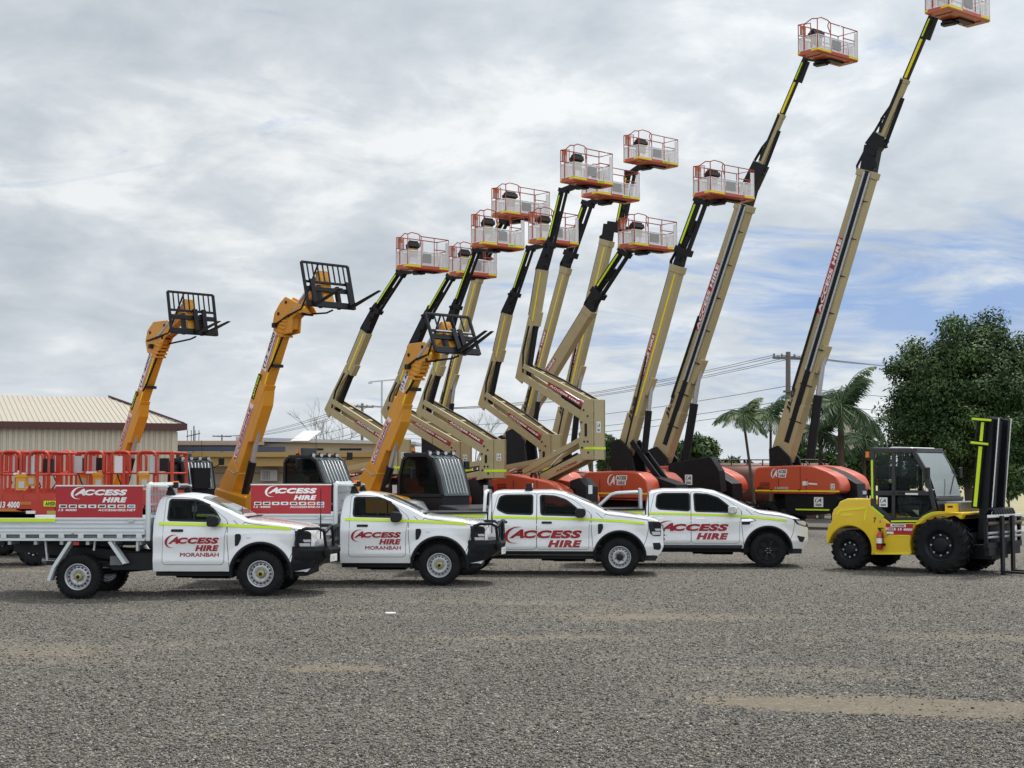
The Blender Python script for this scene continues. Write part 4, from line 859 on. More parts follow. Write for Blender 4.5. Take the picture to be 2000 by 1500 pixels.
def ute(pos, yaw, kind, label, logo_third=None, beacon=True):
    """kind: single (cab and tray), double (steel wheels), old (double cab, black alloys)"""
    t = empty('utility_truck', (pos[0], pos[1], 0), rad(yaw), label=label, cat='utility truck', group='white utility trucks parked in a row')
    single = kind == 'single'; old = kind == 'old'; back = -1.93 if single else -2.80; top = (TOP_OLD if old else TOP_NEW)(back)
    W1 = [(-.73, 1.325), (-.82, 1.47), (-1.00, 1.625), (-1.20, 1.695), (-1.67, 1.705), (-1.68, 1.345)]; W2 = [(-.80, 1.275), (-.92, 1.43), (-1.14, 1.60), (-1.38, 1.68), (-1.69, 1.70), (-1.67, 1.295)]
    W3 = [(-1.86, 1.30), (-1.86, 1.705), (-2.45, 1.70), (-2.56, 1.66), (-2.62, 1.42), (-2.52, 1.36), (-2.40, 1.315)] if not old else [(-1.80, 1.305), (-1.80, 1.70), (-2.42, 1.70), (-2.54, 1.66), (-2.57, 1.40), (-2.50, 1.345)]
    ute_body(t, back, top, new=not old, wins=[W1] if single else [W2, W3]); windscreen(t, top); interior(t, back, not single)
    for s in (-1, 1):
        if single:
            d = door(t, [(-.66, .56), (-.655, 1.02), (-.60, 1.33), (-.95, 1.60), (-1.12, 1.70), (-1.30, 1.735), (-1.74, 1.745), (-1.76, .56)], W1, s, (-1.50, 1.16), None)
            if s < 0: logo(d, -1.66, -.74, (.795, .905), (.925, 1.04), s, lambda off: side(-1, off - .004), third=('MORANBAH', (-1.44, .70, -.75, .768)))
            m = MB(BLKPL); patch(m, [(-1.20, 1.345), (-1.225, 1.345), (-1.225, 1.69), (-1.20, 1.69)], side(s, .0145), BLKPL); m.build('window_divider', d)
            tape(t, [(-1.84, 1.285), (-1.3, 1.275), (-.6, 1.255), (.1, 1.225), (.53, 1.195)], s)
        else:
            zt_ = 0.0 if not old else .0
            d1 = door(t, [(-.66, .56), (-.655, 1.02), (-.60, 1.30), (-.95, 1.58), (-1.20, 1.70), (-1.45, 1.745), (-1.76, 1.75), (-1.76, .56)], W2, s, (-1.55, 1.125), None, hchrome=old, glass=PRIVACY if old else TINT)
            d2 = door(t, [(-1.775, .56), (-1.775, 1.75), (-2.3, 1.75), (-2.60, 1.72), (-2.70, 1.30), (-2.70, 1.05), (-2.62, .95), (-2.50, .60), (-2.46, .56)], W3, s, (-2.50, 1.135), None, hchrome=old, glass=PRIVACY)
            if s < 0:
                fn = lambda off: side(-1, off - .004)
                if old: logo(t, -2.50, -.90, (.64, .795), (.835, 1.005), s, fn)
                else: logo(t, -2.36, -.795, (.60, .755), (.79, .965), s, fn)
            tape(t, [(-2.75, 1.245), (-1.77, 1.225)], s); tape(t, [(-1.76, 1.225), (-.6, 1.19), (.1, 1.155), (.53, 1.115)] if not old else [(-1.76, 1.225), (-.6, 1.18), (.0, 1.135), (.42, 1.085)], s)
            tb = MB(WHITE); patch(tb, round_poly([(-2.83, .62), (-2.83, 1.33), (-4.42, 1.31), (-4.42, .60), (-3.80, .60), (-3.72, .80), (-3.55, .92), (-3.0, .92), (-2.86, .80)], .03), side(s, .0), WHITE, .1); patch(tb, round_poly([(-2.83, .62), (-2.83, 1.33), (-4.42, 1.31), (-4.42, .60)], .03), side(s, -.03), BLKPL, .1)
            tb.beam((-2.83, s * .87, 1.335), (-4.42, s * .87, 1.315), .12, .035, BLKPL, up=(0, 1, 0)); tub = tb.build('tub_side', t)
            tape(tub, [(-2.87, 1.262), (-4.3, 1.285)], s)
            if s < 0:
                wd = MB(BTXT); word(wd, 'MORANBAH', (-3.42, 1.175, -2.90, 1.205), side(-1, .006), BTXT, .1, .01); wd.build('lettering', tub)
        mirror(t, -.83, 1.335 if not old else 1.33, s, BLKPL if not old else CHROME)
        headlight(t, not old, s)
        sm_ = MB(BLKPL); top_ = top
        def seam(pts, w_=.009):
            for (a, za), (b_, zb) in zip(pts, pts[1:]):
                d_ = Vector((b_ - a, zb - za)).normalized() * w_ / 2; patch(sm_, [(a - d_.y, za + d_.x), (b_ - d_.y, zb + d_.x), (b_ + d_.y, zb - d_.x), (a + d_.y, za - d_.x)], side(s, .0025), BLKPL, .06)
        zl = lambda x: interp_s(top_, x) - .062
        seam([(x_, zl(x_)) for x_ in np.linspace(-.30, .60, 10)]); seam([(.60, zl(.60)), (.615, 1.02), (.57, .80), (.50, .62)]); seam([(-.30, zl(-.30)), (-.36, 1.22), (-.50, 1.34)]); seam([(-.56, .52), (-.60, .95), (-.60, 1.30)])
        sm_.build('shut_line', t)
        if not old:
            v = MB(BLKPL); p = round_poly([(-.46, 1.10), (-.36, 1.105), (-.345, 1.03), (-.40, .90), (-.46, .88)], .03); patch(v, p, side(s, .008), BLKPL, .05); v.build('side_vent', t)
            if single:
                i = MB(LENS); patch(i, round_poly([(-.26, 1.05), (-.18, 1.05), (-.18, 1.025), (-.26, 1.025)], .01), side(s, .010), LENS); i.build('indicator', t)
        else:
            v = MB(CHROME); p = round_poly([(-.62, 1.13), (-.40, 1.145), (-.26, 1.09), (-.40, 1.05), (-.42, .99), (-.60, .985)], .02); patch(v, p, side(s, .008), BLKPL, .05); patch(v, round_poly([(-.61, 1.115), (-.40, 1.13), (-.29, 1.088), (-.42, 1.06), (-.61, 1.06)], .01), side(s, .012), CHROME, .05); v.build('side_vent', t)
            bp = MB(BLKPL); bp.cyl((-.62, s * .93, .46), (-2.6, s * .93, .46), .055, n=10); bp.box((-1.6, s * .88, .49), (2.0, .14, .05)); bp.build('side_step', t)
        sl = MB(BLKPL if not single else WHITE)
        if not old: patch(sl, [(-.56, .44), (-.56, .52), (-2.6 if not single else -1.9, .52), (-2.6 if not single else -1.9, .44)], side(s, .012), sl.cur); sl.build('sill', t)
    underbody(t, back - (0 if single else 1.5), .75)
    for s in (-1, 1):
        wheel(t, 0, s * .80, .395, .25, 'alloy' if old else ('yellow' if single else 'steel'))
    sag = gz(*(Vector((pos[0], pos[1], 0)) + Matrix.Rotation(rad(yaw), 3, 'Z') @ Vector((-3.27, -.8, 0)))[:2]) if single else 0
    for s in (-1, 1): wheel(t, -3.27, s * .80, .395, .25, 'alloy' if old else ('yellow' if single else 'steel'), dz=sag)
    if single: bullbar(t); tray(t, sag)
    else:
        front_face(t, not old)
        fr = MB(BLKPL)
        for s in (-1, 1):
            patch(fr, round_poly([(.70, .70), (.86, .70), (.88, .60), (.84, .545), (.72, .56)], .02) if not old else round_poly([(.66, .74), (.86, .70), (.80, .58), (.72, .60)], .02), side(s, .006), BLKPL, .05); fr.box((.62, s * .72, .37), (.30, .2, .10))
        fr.build('bumper_trim', t)
        bx = MB(BLKPL); bx.box((-3.62, 0, 1.322), (1.5, 1.62, .03)); bx.box((-4.43, 0, .95), (.04, 1.7, .7), WHITE); bx.build('tub_cover', t)
        sb = MB(WHITE if not old else GALV)
        if not old:
            for s in (-1, 1): sb.tube([(-2.90, s * .74, 1.33), (-2.88, s * .72, 1.70), (-2.88, s * .66, 1.775), (-2.88, 0, 1.79)], .038, n=8)
        else:
            for s in (-1, 1): sb.tube([(-3.98, s * .74, 1.33), (-3.62, s * .72, 1.66), (-3.5, s * .72, 1.70), (-2.98, s * .70, 1.725)], .038, n=8); sb.tube([(-2.92, s * .74, 1.33), (-2.93, s * .72, 1.80)], .042, n=8)
            sb.tube([(-2.93, -.72, 1.78), (-2.93, .72, 1.78)], .038, n=8)
        sb.build('sports_bar', t)
        an = MB(BLACK); an.cyl((.62, -.42, 1.20), (.62, -.42, 1.75), .010, n=6); 
        if not old: an.build('antenna', t)
    if single: roof_bar(t)
    elif not old:
        m = MB(BLKPL); m.box((-1.95, -.55, 1.83), (.16, .10, .05)); m.box((-1.95, -.55, 1.90), (.12, .12, .10)); m.cyl((-1.88, -.55, 1.91), (-1.86, -.55, 1.91), .045, LENS); m.build('work_lamp', t)
    return t
def spot(px, py, off=.93):
    D = CAM_Z * 3000 / (py - 922.0); p = at(px, 922, D); return (p.x, p.y + off * .86)
ute(spot(516, 1162), -2, 'single', 'white tray-back utility truck nearest the camera, in front of the red scissor lifts')
ute(spot(862, 1142), -2, 'single', 'white tray-back utility truck second in the row, its nose overlapping the tray-back in front', beacon=False)
ute(spot(1215, 1123), -4, 'double', 'white dual-cab utility truck with silver steel wheels and dark side windows')
ute(spot(1503, 1107), -4, 'old', 'white dual-cab utility truck with black alloy wheels, chrome mirror and silver sports bar')
# ================================================================ FORKLIFT
FK = Frame(1876, 33.95, -40); NV = -.88
def fz(x, y, v=NV): return FK.loc(1580 + x / 4.412, 800 + y / 4.412, v)
def fpoly(pts, v=NV): return [fz(x, y, v) for x, y in pts]
def lug_tyre(parent, u, v, r, wd, hubr, name='wheel', nl=20):
    s = -1 if v < 0 else 1; h = wd / 2; m = MB(RUBBER)
    m.lathe([(-h * .9, r * .52), (-h, r * .60), (-h * 1.03, r * .78), (-h * .95, r * .90), (-h * .8, r * .935), (0, r * .95), (h * .8, r * .935), (h * .95, r * .90), (h * 1.03, r * .78), (h, r * .60), (h * .9, r * .52)], (u, v, r), (0, s, 0), n=44)
    for k in range(nl):
        for e in (-1, 1):
            a0 = 2 * math.pi * (k + (.5 if e > 0 else 0)) / nl; P = []
            for rr in (.925, 1.0):
                for f, da in ((.02, .0), (.5, -.10), (1.04, -.20)):
                    rq = rr * r * (1 if f < .9 else .955)
                    for w_ in (-.045, .05): P.append(Vector((u + math.cos(a0 + da + w_) * rq, v + e * h * f, r + math.sin(a0 + da + w_) * rq)))
            b = 6; m.add(P, [(b + 0, b + 1, b + 3, b + 2), (b + 2, b + 3, b + 5, b + 4), (0, 2, b + 2, b + 0), (2, 4, b + 4, b + 2), (1, b + 1, b + 3, 3), (3, b + 3, b + 5, 5), (4, 5, b + 5, b + 4), (0, b + 0, b + 1, 1)])
            q0 = Vector((u + math.cos(a0 - .2) * r * .92, v + e * h * 1.02, r + math.sin(a0 - .2) * r * .92)); q1 = Vector((u + math.cos(a0 - .22) * r * .80, v + e * h * 1.06, r + math.sin(a0 - .22) * r * .80)); m.beam(q0, q1, .05, .045, up=(0, 1, 0))
    w_ = m.build(name, parent)
    d = MB(BLKST); d.lathe([(h * .96, r * .54), (h * .9, r * .50), (h * .55, r * .46), (h * .45, r * .40), (h * .45, r * .30), (h * .8, r * .27), (h * .85, r * .20), (h * .85, 0)], (u, v, r), (0, s, 0), BLKST)
    for k in range(8):
        a = 2 * math.pi * k / 8; c = Vector((u + math.cos(a) * r * .35, v + s * h * .45, r + math.sin(a) * r * .35)); d.cyl(c, c + Vector((0, s * .04, 0)), .022, STEEL, n=6)
    d.build('rim', w_); return w_
def placard(mb, fn, x, z, w_=.22, h=.27):
    """white safety plate with the ringed A"""
    mb.add([fn(x, z), fn(x + w_, z), fn(x + w_, z + h), fn(x, z + h)], [(0, 1, 2, 3)], PLATE)
def placard_ink(mb, fn, x, z, w_=.22, h=.27):
    word(mb, 'A', (x + w_ * .3, z + h * .48, x + w_ * .8, z + h * .85), fn, BTXT, .4, .03); v, f = swoosh2d(); put2d(mb, v, f, (x + w_ * .12, z + h * .40, x + w_ * .6, z + h * .92), fn, BTXT)
    for k in range(2): mb.add([fn(x + w_ * .18, z + h * (.12 + .12 * k)), fn(x + w_ * .82, z + h * (.12 + .12 * k)), fn(x + w_ * .82, z + h * (.19 + .12 * k)), fn(x + w_ * .18, z + h * (.19 + .12 * k))], [(0, 1, 2, 3)], BTXT)
def forklift():
    t = empty('forklift', FK.o, FK.yaw, label='yellow rough terrain forklift with black cab and tall black mast', cat='forklift')
    fw = fz(1145, 1168); rw = fz(352, 1195); rF = .625; rR = .455
    uF = fw[0]; uR = rw[0]
    # body: side outline with both wheel openings, pushed across the machine
    out = fpoly([(150, 1150), (147, 1080), (165, 1015), (198, 962), (200, 900), (212, 862), (250, 828), (262, 795), (330, 766), (512, 766), (540, 835), (650, 935), (705, 975), (940, 975), (1000, 927), (1080, 893), (1190, 882), (1330, 885), (1330, 905)])
    arcF = [(uF + math.cos(rad(a)) * rF * 1.16, rF + math.sin(rad(a)) * rF * 1.12) for a in range(52, 203, 8)]
    bot = fpoly([(885, 1250), (570, 1250)])
    arcR = [(uR + math.cos(rad(a)) * rR * 1.17, rR + .02 + math.sin(rad(a)) * rR * 1.13) for a in range(-14, 178, 8)]
    m = MB(YELLOW); m.prism(out + arcF + bot + arcR, -.90, .90); b = m.build('body', t, bevel=.035, seg=3, ang=40)
    im = MB(BLKST); im.box(((uF + uR) / 2, 0, .62), (abs(uF - uR) + .6, 1.0, .5)); im.cyl((uF, -.8, rF), (uF, .8, rF), .13); im.cyl((uR, -.8, rR), (uR, .8, rR), .10); im.build('underframe', t)
    hv = MB(HIVIS)
    def sline(pts, w_, v=-.9055, mat=HIVIS):
        P = fpoly(pts, NV)
        for (a, b_), (c, d) in zip(P, P[1:]): hv.beam((a, v, b_), (c, v, d), .012, w_, mat, up=(0, 1, 0))
    sline([(270, 870), (500, 845)], .05, mat=YSTR); sline([(500, 845), (482, 960)], .045, mat=YSTR); sline([(285, 910), (378, 908)], .035, mat=YSTR); sline([(245, 905), (270, 870)], .05, mat=YSTR); sline([(545, 838), (648, 925)], .04); sline([(712, 962), (940, 960)], .035); sline([(768, 1086), (866, 1086)], .03, mat=YSTR); sline([(575, 1240), (880, 1240)], .04, mat=YSTR); sline([(985, 925), (1075, 885)], .03)
    hv.build('hivis_tape', b)
    dc = MB(WTXT); f = lambda d: (lambda u, z: Vector((u, -.9 - d, z)))
    p0 = fz(668, 1075); p1 = fz(900, 985); W = p1[0] - p0[0]; H = p1[1] - p0[1]
    dc.add([f(.004)(p0[0], p0[1]), f(.004)(p1[0], p0[1]), f(.004)(p1[0], p1[1]), f(.004)(p0[0], p1[1])], [(0, 1, 2, 3)], REDSIGN)
    for (a0, b0, a1, b1) in ((.17, .70, .74, .97), (.0, .38, .36, .62), (.02, .06, .28, .26)): dc.add([f(.006)(p0[0] + W * a, p0[1] + H * c) for a, c in ((a0, b0), (a1, b0), (a1, b1), (a0, b1))], [(0, 1, 2, 3)], PLATE)
    word(dc, 'ACCESS', (p0[0] + W * .21, p0[1] + H * .75, p0[0] + W * .70, p0[1] + H * .92), f(.008), BTXT, .25, .05); word(dc, 'HIRE', (p0[0] + W * .05, p0[1] + H * .42, p0[0] + W * .32, p0[1] + H * .58), f(.008), REDTXT, .25, .05); word(dc, '13 4000', (p0[0] + W * .44, p0[1] + H * .38, p0[0] + W * .98, p0[1] + H * .60), f(.007), WTXT, .2, .04)
    q = fz(560, 975); word(dc, '7', (q[0], q[1], q[0] + .07, q[1] + .12), f(.004), BTXT, .1, .05); q = fz(612, 975); word(dc, 'D', (q[0], q[1], q[0] + .035, q[1] + .05), f(.004), BTXT, .1, .03)
    dc.build('lettering', b)
    # cab
    V0, V1 = -.86, .50; CB = M('cab_black', (.013, .014, .017), .35, var=.2, coat=.2)
    cabp = fpoly([(520, 345), (560, 338), (880, 342), (935, 368), (1000, 520), (1075, 750), (1098, 870), (1075, 888), (985, 930), (940, 968), (708, 968), (648, 928), (540, 830), (524, 800)])
    c = MB(CB)
    for v in (V0, V1):                                     # pillars and sills as frames: near and far side
        sd_ = -1 if v < 0 else 1
        fr = lambda a, b_, w_: [c.beam((*[(p[0], v, p[1]) for p in [fz(*a)]][0],), (*[(p[0], v, p[1]) for p in [fz(*b_)]][0],), .06, w_, up=(0, 1, 0))]
        for a, b_, w_ in (((545, 350), (552, 825), .11), ((552, 350), (900, 352), .10), ((895, 352), (1000, 530), .10), ((1000, 520), (1085, 870), .10), ((728, 360), (728, 960), .085), ((560, 720), (1050, 720), .11), ((552, 820), (712, 955), .12), ((700, 955), (945, 955), .12), ((940, 955), (1088, 868), .12)): fr(a, b_, w_)
    top0, top1 = fz(545, 345), fz(905, 350); bl, br_ = fz(552, 820), fz(1085, 860)
    c.box((bl[0] + .05, (V0 + V1) / 2, (bl[1] + top0[1]) / 2 + .1), (.05, V1 - V0, .3)); c.beam((top0[0], V0, top0[1]), (top0[0], V1, top0[1]), .1, .1, up=(0, 0, 1)); c.beam((top1[0], V0, top1[1]), (top1[0], V1, top1[1]), .1, .1, up=(0, 0, 1))
    c.box(((bl[0] + br_[0]) / 2, (V0 + V1) / 2, fz(800, 960)[1]), (br_[0] - bl[0] - .3, V1 - V0, .1)); 
    f0, f1 = fz(1010, 545), fz(1092, 770); c.beam((f1[0], V0, f1[1]), (f1[0], V1, f1[1]), .08, .07, up=(0, 0, 1)); f2 = fz(1098, 868)
    c.add([(f1[0], V0, f1[1]), (f1[0], V1, f1[1]), (f2[0] + .05, V1, f2[1]), (f2[0] + .05, V0, f2[1])], [(0, 1, 2, 3)])
    cab = c.build('cab', t, bevel=.012)
    r = MB(PLATE); rp = fpoly([(548, 352), (560, 338), (700, 333), (880, 336), (925, 356), (925, 368), (548, 368)]); r.prism(rp, V0 + .02, V1 - .02, CB); r.prism(fpoly([(640, 336), (690, 320), (850, 324), (890, 338)]), V0 + .12, V1 - .05, M('roof_white', (.8, .8, .79), .4)); r.build('roof', cab, bevel=.015)
    for nm, pts in (('window', [(590, 390), (690, 390), (690, 690), (600, 690)]), ('window', [(765, 400), (870, 402), (925, 475), (985, 680), (765, 680)]), ('window', [(755, 752), (1035, 752), (1050, 845), (950, 925), (765, 915)])):
        for v in (V0, V1):
            g = MB(CGLASS); g.prism(round_poly(fpoly(pts), .05), v - .006, v + .006); g.build(nm, cab)
    g = MB(CGLASS); a, b_ = fz(925, 372), fz(1088, 748); n = 8; P = []
    for k in range(n + 1):
        f_ = k / n; u = a[0] + (b_[0] - a[0]) * f_ + .05 * math.sin(math.pi * f_); z = a[1] + (b_[1] - a[1]) * f_; P += [(u, V0 + .04, z), (u, V1 - .04, z)]
    g.add(P, [(2 * k, 2 * k + 1, 2 * k + 3, 2 * k + 2) for k in range(n)], SCREEN, True); ws = g.build('windscreen', cab)
    wp = MB(BLACK); k0 = fz(1075, 640); wp.tube([(b_[0] + .06, -.25, b_[1] + .05), (b_[0] - .02, .15, b_[1] + .45)], .014); wp.build('wiper', ws)
    st = MB(M('seat_black', (.03, .03, .032), .8)); su = (bl[0] + br_[0]) / 2 - .1; sz_ = fz(800, 880)[1]; st.box((su, -.15, sz_ + .1), (.5, .5, .14)); st.box((su - .25, -.15, sz_ + .45), (.13, .48, .65), ry=-.15); st.build('seat', cab, bevel=.03)
    cn = MB(M('seat_black', (0, 0, 0))); cn.box((su + .62, (V0 + V1) / 2, sz_ + .12), (.34, V1 - V0 - .15, .62)); cn.box((su - .1, V1 - .14, sz_ + .25), (.9, .20, .35)); cn.box((su - .52, (V0 + V1) / 2, sz_ + .25), (.08, V1 - V0 - .1, .75)); cn.build('console', cab, bevel=.03)
    sw = MB(BLACK); sw.tube([(su + .48 + .06 * math.cos(a_) * 1.0, -.15 + .19 * math.sin(a_), sz_ + .45 + .15 * math.cos(a_)) for a_ in np.linspace(0, 6.28, 14)[:-1]], .016, closed=True); sw.cyl((su + .62, -.15, sz_), (su + .48, -.15, sz_ + .45), .03); sw.build('steering_wheel', cab)
    ft = MB(PLATE); fv = lambda u, z: Vector((u, V0 - .034, z)); q = fz(608, 838); placard(ft, fv, q[0], q[1], .20, .21); placard_ink(ft, lambda u, z: Vector((u, V0 - .036, z)), q[0], q[1], .20, .21)
    q = fz(833, 730); ft.box((q[0] + .15, V0 - .034, q[1] + .01), (.30, .006, .04)); q = fz(1008, 705); ft.box((q[0] + .03, V0 - .034, q[1] + .03), (.06, .006, .055)); ft.build('placard', cab)
    tp = MB(HIVIS); q0, q1 = fz(545, 435), fz(545, 765); tp.box((q0[0], V0 - .034, (q0[1] + q1[1]) / 2), (.045, .008, q0[1] - q1[1])); tp.build('hivis_tape', cab)
    h = MB(BLKPL); q = fz(795, 718); h.box((q[0], V0 - .05, q[1]), (.14, .04, .035)); h.build('handle', cab)
    be = MB(BLACK); q = fz(495, 385); be.box((q[0] - .05, V0 + .1, q[1] + .02), (.16, .2, .13)); be.cyl((q[0] + .01, V0 + .03, q[1] - .07), (q[0] + .01, V0 + .03, q[1] + .06), .055, BEACON); be.build('beacon', cab)
    wl = MB(BLACK); q = fz(465, 715); wl.box((q[0], V0 + .25, q[1]), (.12, .3, .14)); wl.box((q[0] - .01, V0 + .09, q[1]), (.09, .02, .08), LENS); wl.cyl((q[0], V0 + .25, q[1] - .2), (q[0], V0 + .25, q[1]), .025); wl.build('work_lamp', t)
    for v, px_ in ((V0 - .12, (1020, 545)), (V1 + .22, (1310 - 120, 540))):
        mr = MB(BLKPL); q = fz(*px_) if v < 0 else (fz(1010, 545)[0] + .02, fz(1010, 545)[1]); mr.box((q[0] + .05, v, q[1]), (.06, .17, .24)); mr.beam((q[0] - .06, v + (.1 if v < 0 else -.15), q[1] - .1), (q[0] + .03, v, q[1] - .05), .03, .03); mr.build('mirror', cab, bevel=.015)
    # front deck and dash behind the mast
    dk = MB(BLKST); q = fz(1200, 880); dk.box((q[0] + .06, 0, q[1] - .09), (.55, 1.5, .10)); dk.box((q[0] - .02, .0, q[1] + .10), (.35, 1.2, .22), PGREY); dk.build('front_deck', t, bevel=.02)
    yb = MB(YELLOW); q = fz(1200, 850); yb.box((q[0], -.70, q[1]), (.24, .16, .19)); yb.box((q[0], -.782, q[1] + .03), (.12, .006, .04), BTXT); yb.build('lamp_box', t, bevel=.02)
    # wheels
    for s in (-1, 1): lug_tyre(t, uF, s * .80, rF, .46, .2); lug_tyre(t, uR, s * .76, rR, .36, .2, nl=18)
    # mast: two channel uprights leaning forward
    q0 = fz(1500, 900, -.33); q1 = fz(1562, 72, -.33); ua, za = q0; ub, zb = q1
    mm = MB(BLKST)
    for v in (-.36, .36): mm.beam((ua, v, za - .55), (ub, v, zb), .12, .20, up=(0, 1, 0)); mm.beam((ua + .11, v * .72, za - .5), (ub + .11, v * .72, zb - .02), .09, .14, up=(0, 1, 0))
    for f_ in (.04, .5, .985): mm.beam((ua + (ub - ua) * f_ - .04, -.36, za + (zb - za) * f_), (ua + (ub - ua) * f_ - .04, .36, za + (zb - za) * f_), .09, .12, up=(1, 0, 0))
    mast = mm.build('mast', t, bevel=.01)
    ms = MB(BLACK); ms.beam((ua + .05, 0, za), (ub + .05, 0, zb - .05), .46, .012, M('mast_mesh', (.018, .02, .025), .6, var=.5, scale=40), up=(0, 1, 0)); ms.build('mast_guard', mast)
    for v in (-.16, .16): lc = MB(BLKST); lc.cyl((ua - .02, v, za - .4), (ua + (ub - ua) * .8 - .02, v, za + (zb - za) * .8), .045); lc.build('lift_cylinder', mast)
    wt = MB(PLATE)
    for v in (-.42, .42): wt.beam((ua + .195, v * .80, za - .02), (ub + .195, v * .80, zb), .035, .012, up=(0, 1, 0))
    wt.build('white_tape', mast)
    gu = MB(BLKST); p0, p1 = fz(1440, 850, -.5), fz(1510, 78, -.5); gu.beam((p0[0] - .02, -.5, p0[1]), (p1[0] - .02, -.5, p1[1]), .06, .16, up=(0, 1, 0)); cz = lambda f_: (p0[0] + (p1[0] - p0[0]) * f_, -.56, p0[1] + (p1[1] - p0[1]) * f_)
    gu.beam(Vector(cz(.02)), Vector(cz(.69)), .02, .075, HIVIS, up=(0, 1, 0)); gu.beam(Vector(cz(.75)), Vector(cz(.96)), .02, .06, HIVIS, up=(0, 1, 0))
    for f_, w_ in ((.725, .36), (.99, .40)): c_ = Vector(cz(f_)); gu.beam(c_ + Vector((-w_ * .55, -.03, .02)), c_ + Vector((w_ * .45, -.03, -.02)), .09, .045, HIVIS, up=(0, 1, 0))
    gu.cyl(Vector(cz(.73)) + Vector((-.12, 0, 0)), Vector(cz(.97)) + Vector((-.12, 0, 0)), .02, BLACK); gu.build('mast_side_guard', mast)
    # hoses and fork carriage
    ca = MB(BLKST); uc = ua + .30; zc_ = fz(1640, 915, -.3)[1]; ztop = zc_
    ca.box((uc, 0, ztop - .02), (.10, 1.9, .07), BLKST); ca.box((uc + .058, 0, ztop - .0), (.012, 1.9, .06), PLATE); ca.box((uc, 0, ztop - .62), (.10, 1.85, .12)); ca.box((uc - .03, 0, ztop - .36), (.05, 1.2, .5)); ca.box((uc - .06, -.40, ztop - .34), (.10, .10, .7)); ca.box((uc - .06, .40, ztop - .34), (.10, .10, .7))
    ca.box((uc, -.90, ztop - .33), (.07, .09, .64)); ca.box((uc, .90, ztop - .33), (.07, .09, .64))
    ca.cyl((uc + .03, -.9, ztop - .16), (uc + .03, .9, ztop - .16), .045, M('shaft_brown', (.10, .07, .05), .4, .4)); ca.cyl((uc + .03, -.9, ztop - .36), (uc + .03, .9, ztop - .36), .03, STEEL); ca.cyl((uc + .03, -.9, ztop - .45), (uc + .03, .9, ztop - .45), .03, STEEL)
    ca.box((uc - .01, 0, ztop - .74), (.10, 1.7, .20)); ca.box((uc - .30, 0, .48), (.45, .9, .30))
    car = ca.build('fork_carriage', t, bevel=.008)
    ro = MB(BLKPL)
    for k in range(8): ro.tube([(uc - .18, -.50 + .14 * k, ztop + .04), (uc - .08, -.50 + .14 * k, ztop + .15), (uc + .02, -.50 + .14 * k, ztop + .13), (uc + .06, -.50 + .14 * k, ztop + .03)], .038, n=8)
    ro.build('hose_bundle', car)
    for v in (-.28, .28):
        fk = MB(BLKST); fk.box((uc + .10, v, ztop / 2 - .02), (.055, .14, ztop + .04)); fk.beam((uc + .08, v, .07), (uc + 1.35, v, .05), .14, .055, up=(0, 1, 0), w1=.11, h1=.018); fk.build('fork', car, bevel=.006)
    # extinguisher hangs on the near flank: a thing of its own
    q = fz(628, 1130); o = FK.o + FK.h * q[0] + FK.l * (-.98) + Vector((0, 0, q[1] - .19))
    e = MB(M('extinguisher_red', (.42, .02, .015), .3, coat=.5)); e.lathe([(0, 0), (0, .06), (.02, .075), (.31, .075), (.36, .05), (.38, .025), (.42, .025), (.42, 0)], (0, 0, 0), (0, 0, 1), n=18)
    e.lathe([(.14, .0765), (.25, .0765)], (0, 0, 0), (0, 0, 1), PLATE, n=18); e.box((0, 0, .44), (.05, .03, .05), BLACK); e.box((.02, 0, .47), (.13, .025, .02), BLACK)
    ex = e.build('fire_extinguisher'); ex.location = o; ex.rotation_euler = (0, 0, FK.yaw); tag(ex, 'small red fire extinguisher strapped to the yellow forklift flank', 'fire extinguisher')
    hs = MB(BLACK); hs.tube([(.03, -.02, .43), (.10, -.04, .38), (.10, -.05, .15), (.085, -.05, .05)], .012); hs.build('hose', ex)
    br = MB(BLACK); br.lathe([(.10, .078), (.12, .078)], (0, 0, 0), (0, 0, 1)); br.box((0, .07, .11), (.2, .02, .05)); br.build('bracket', ex)
forklift()
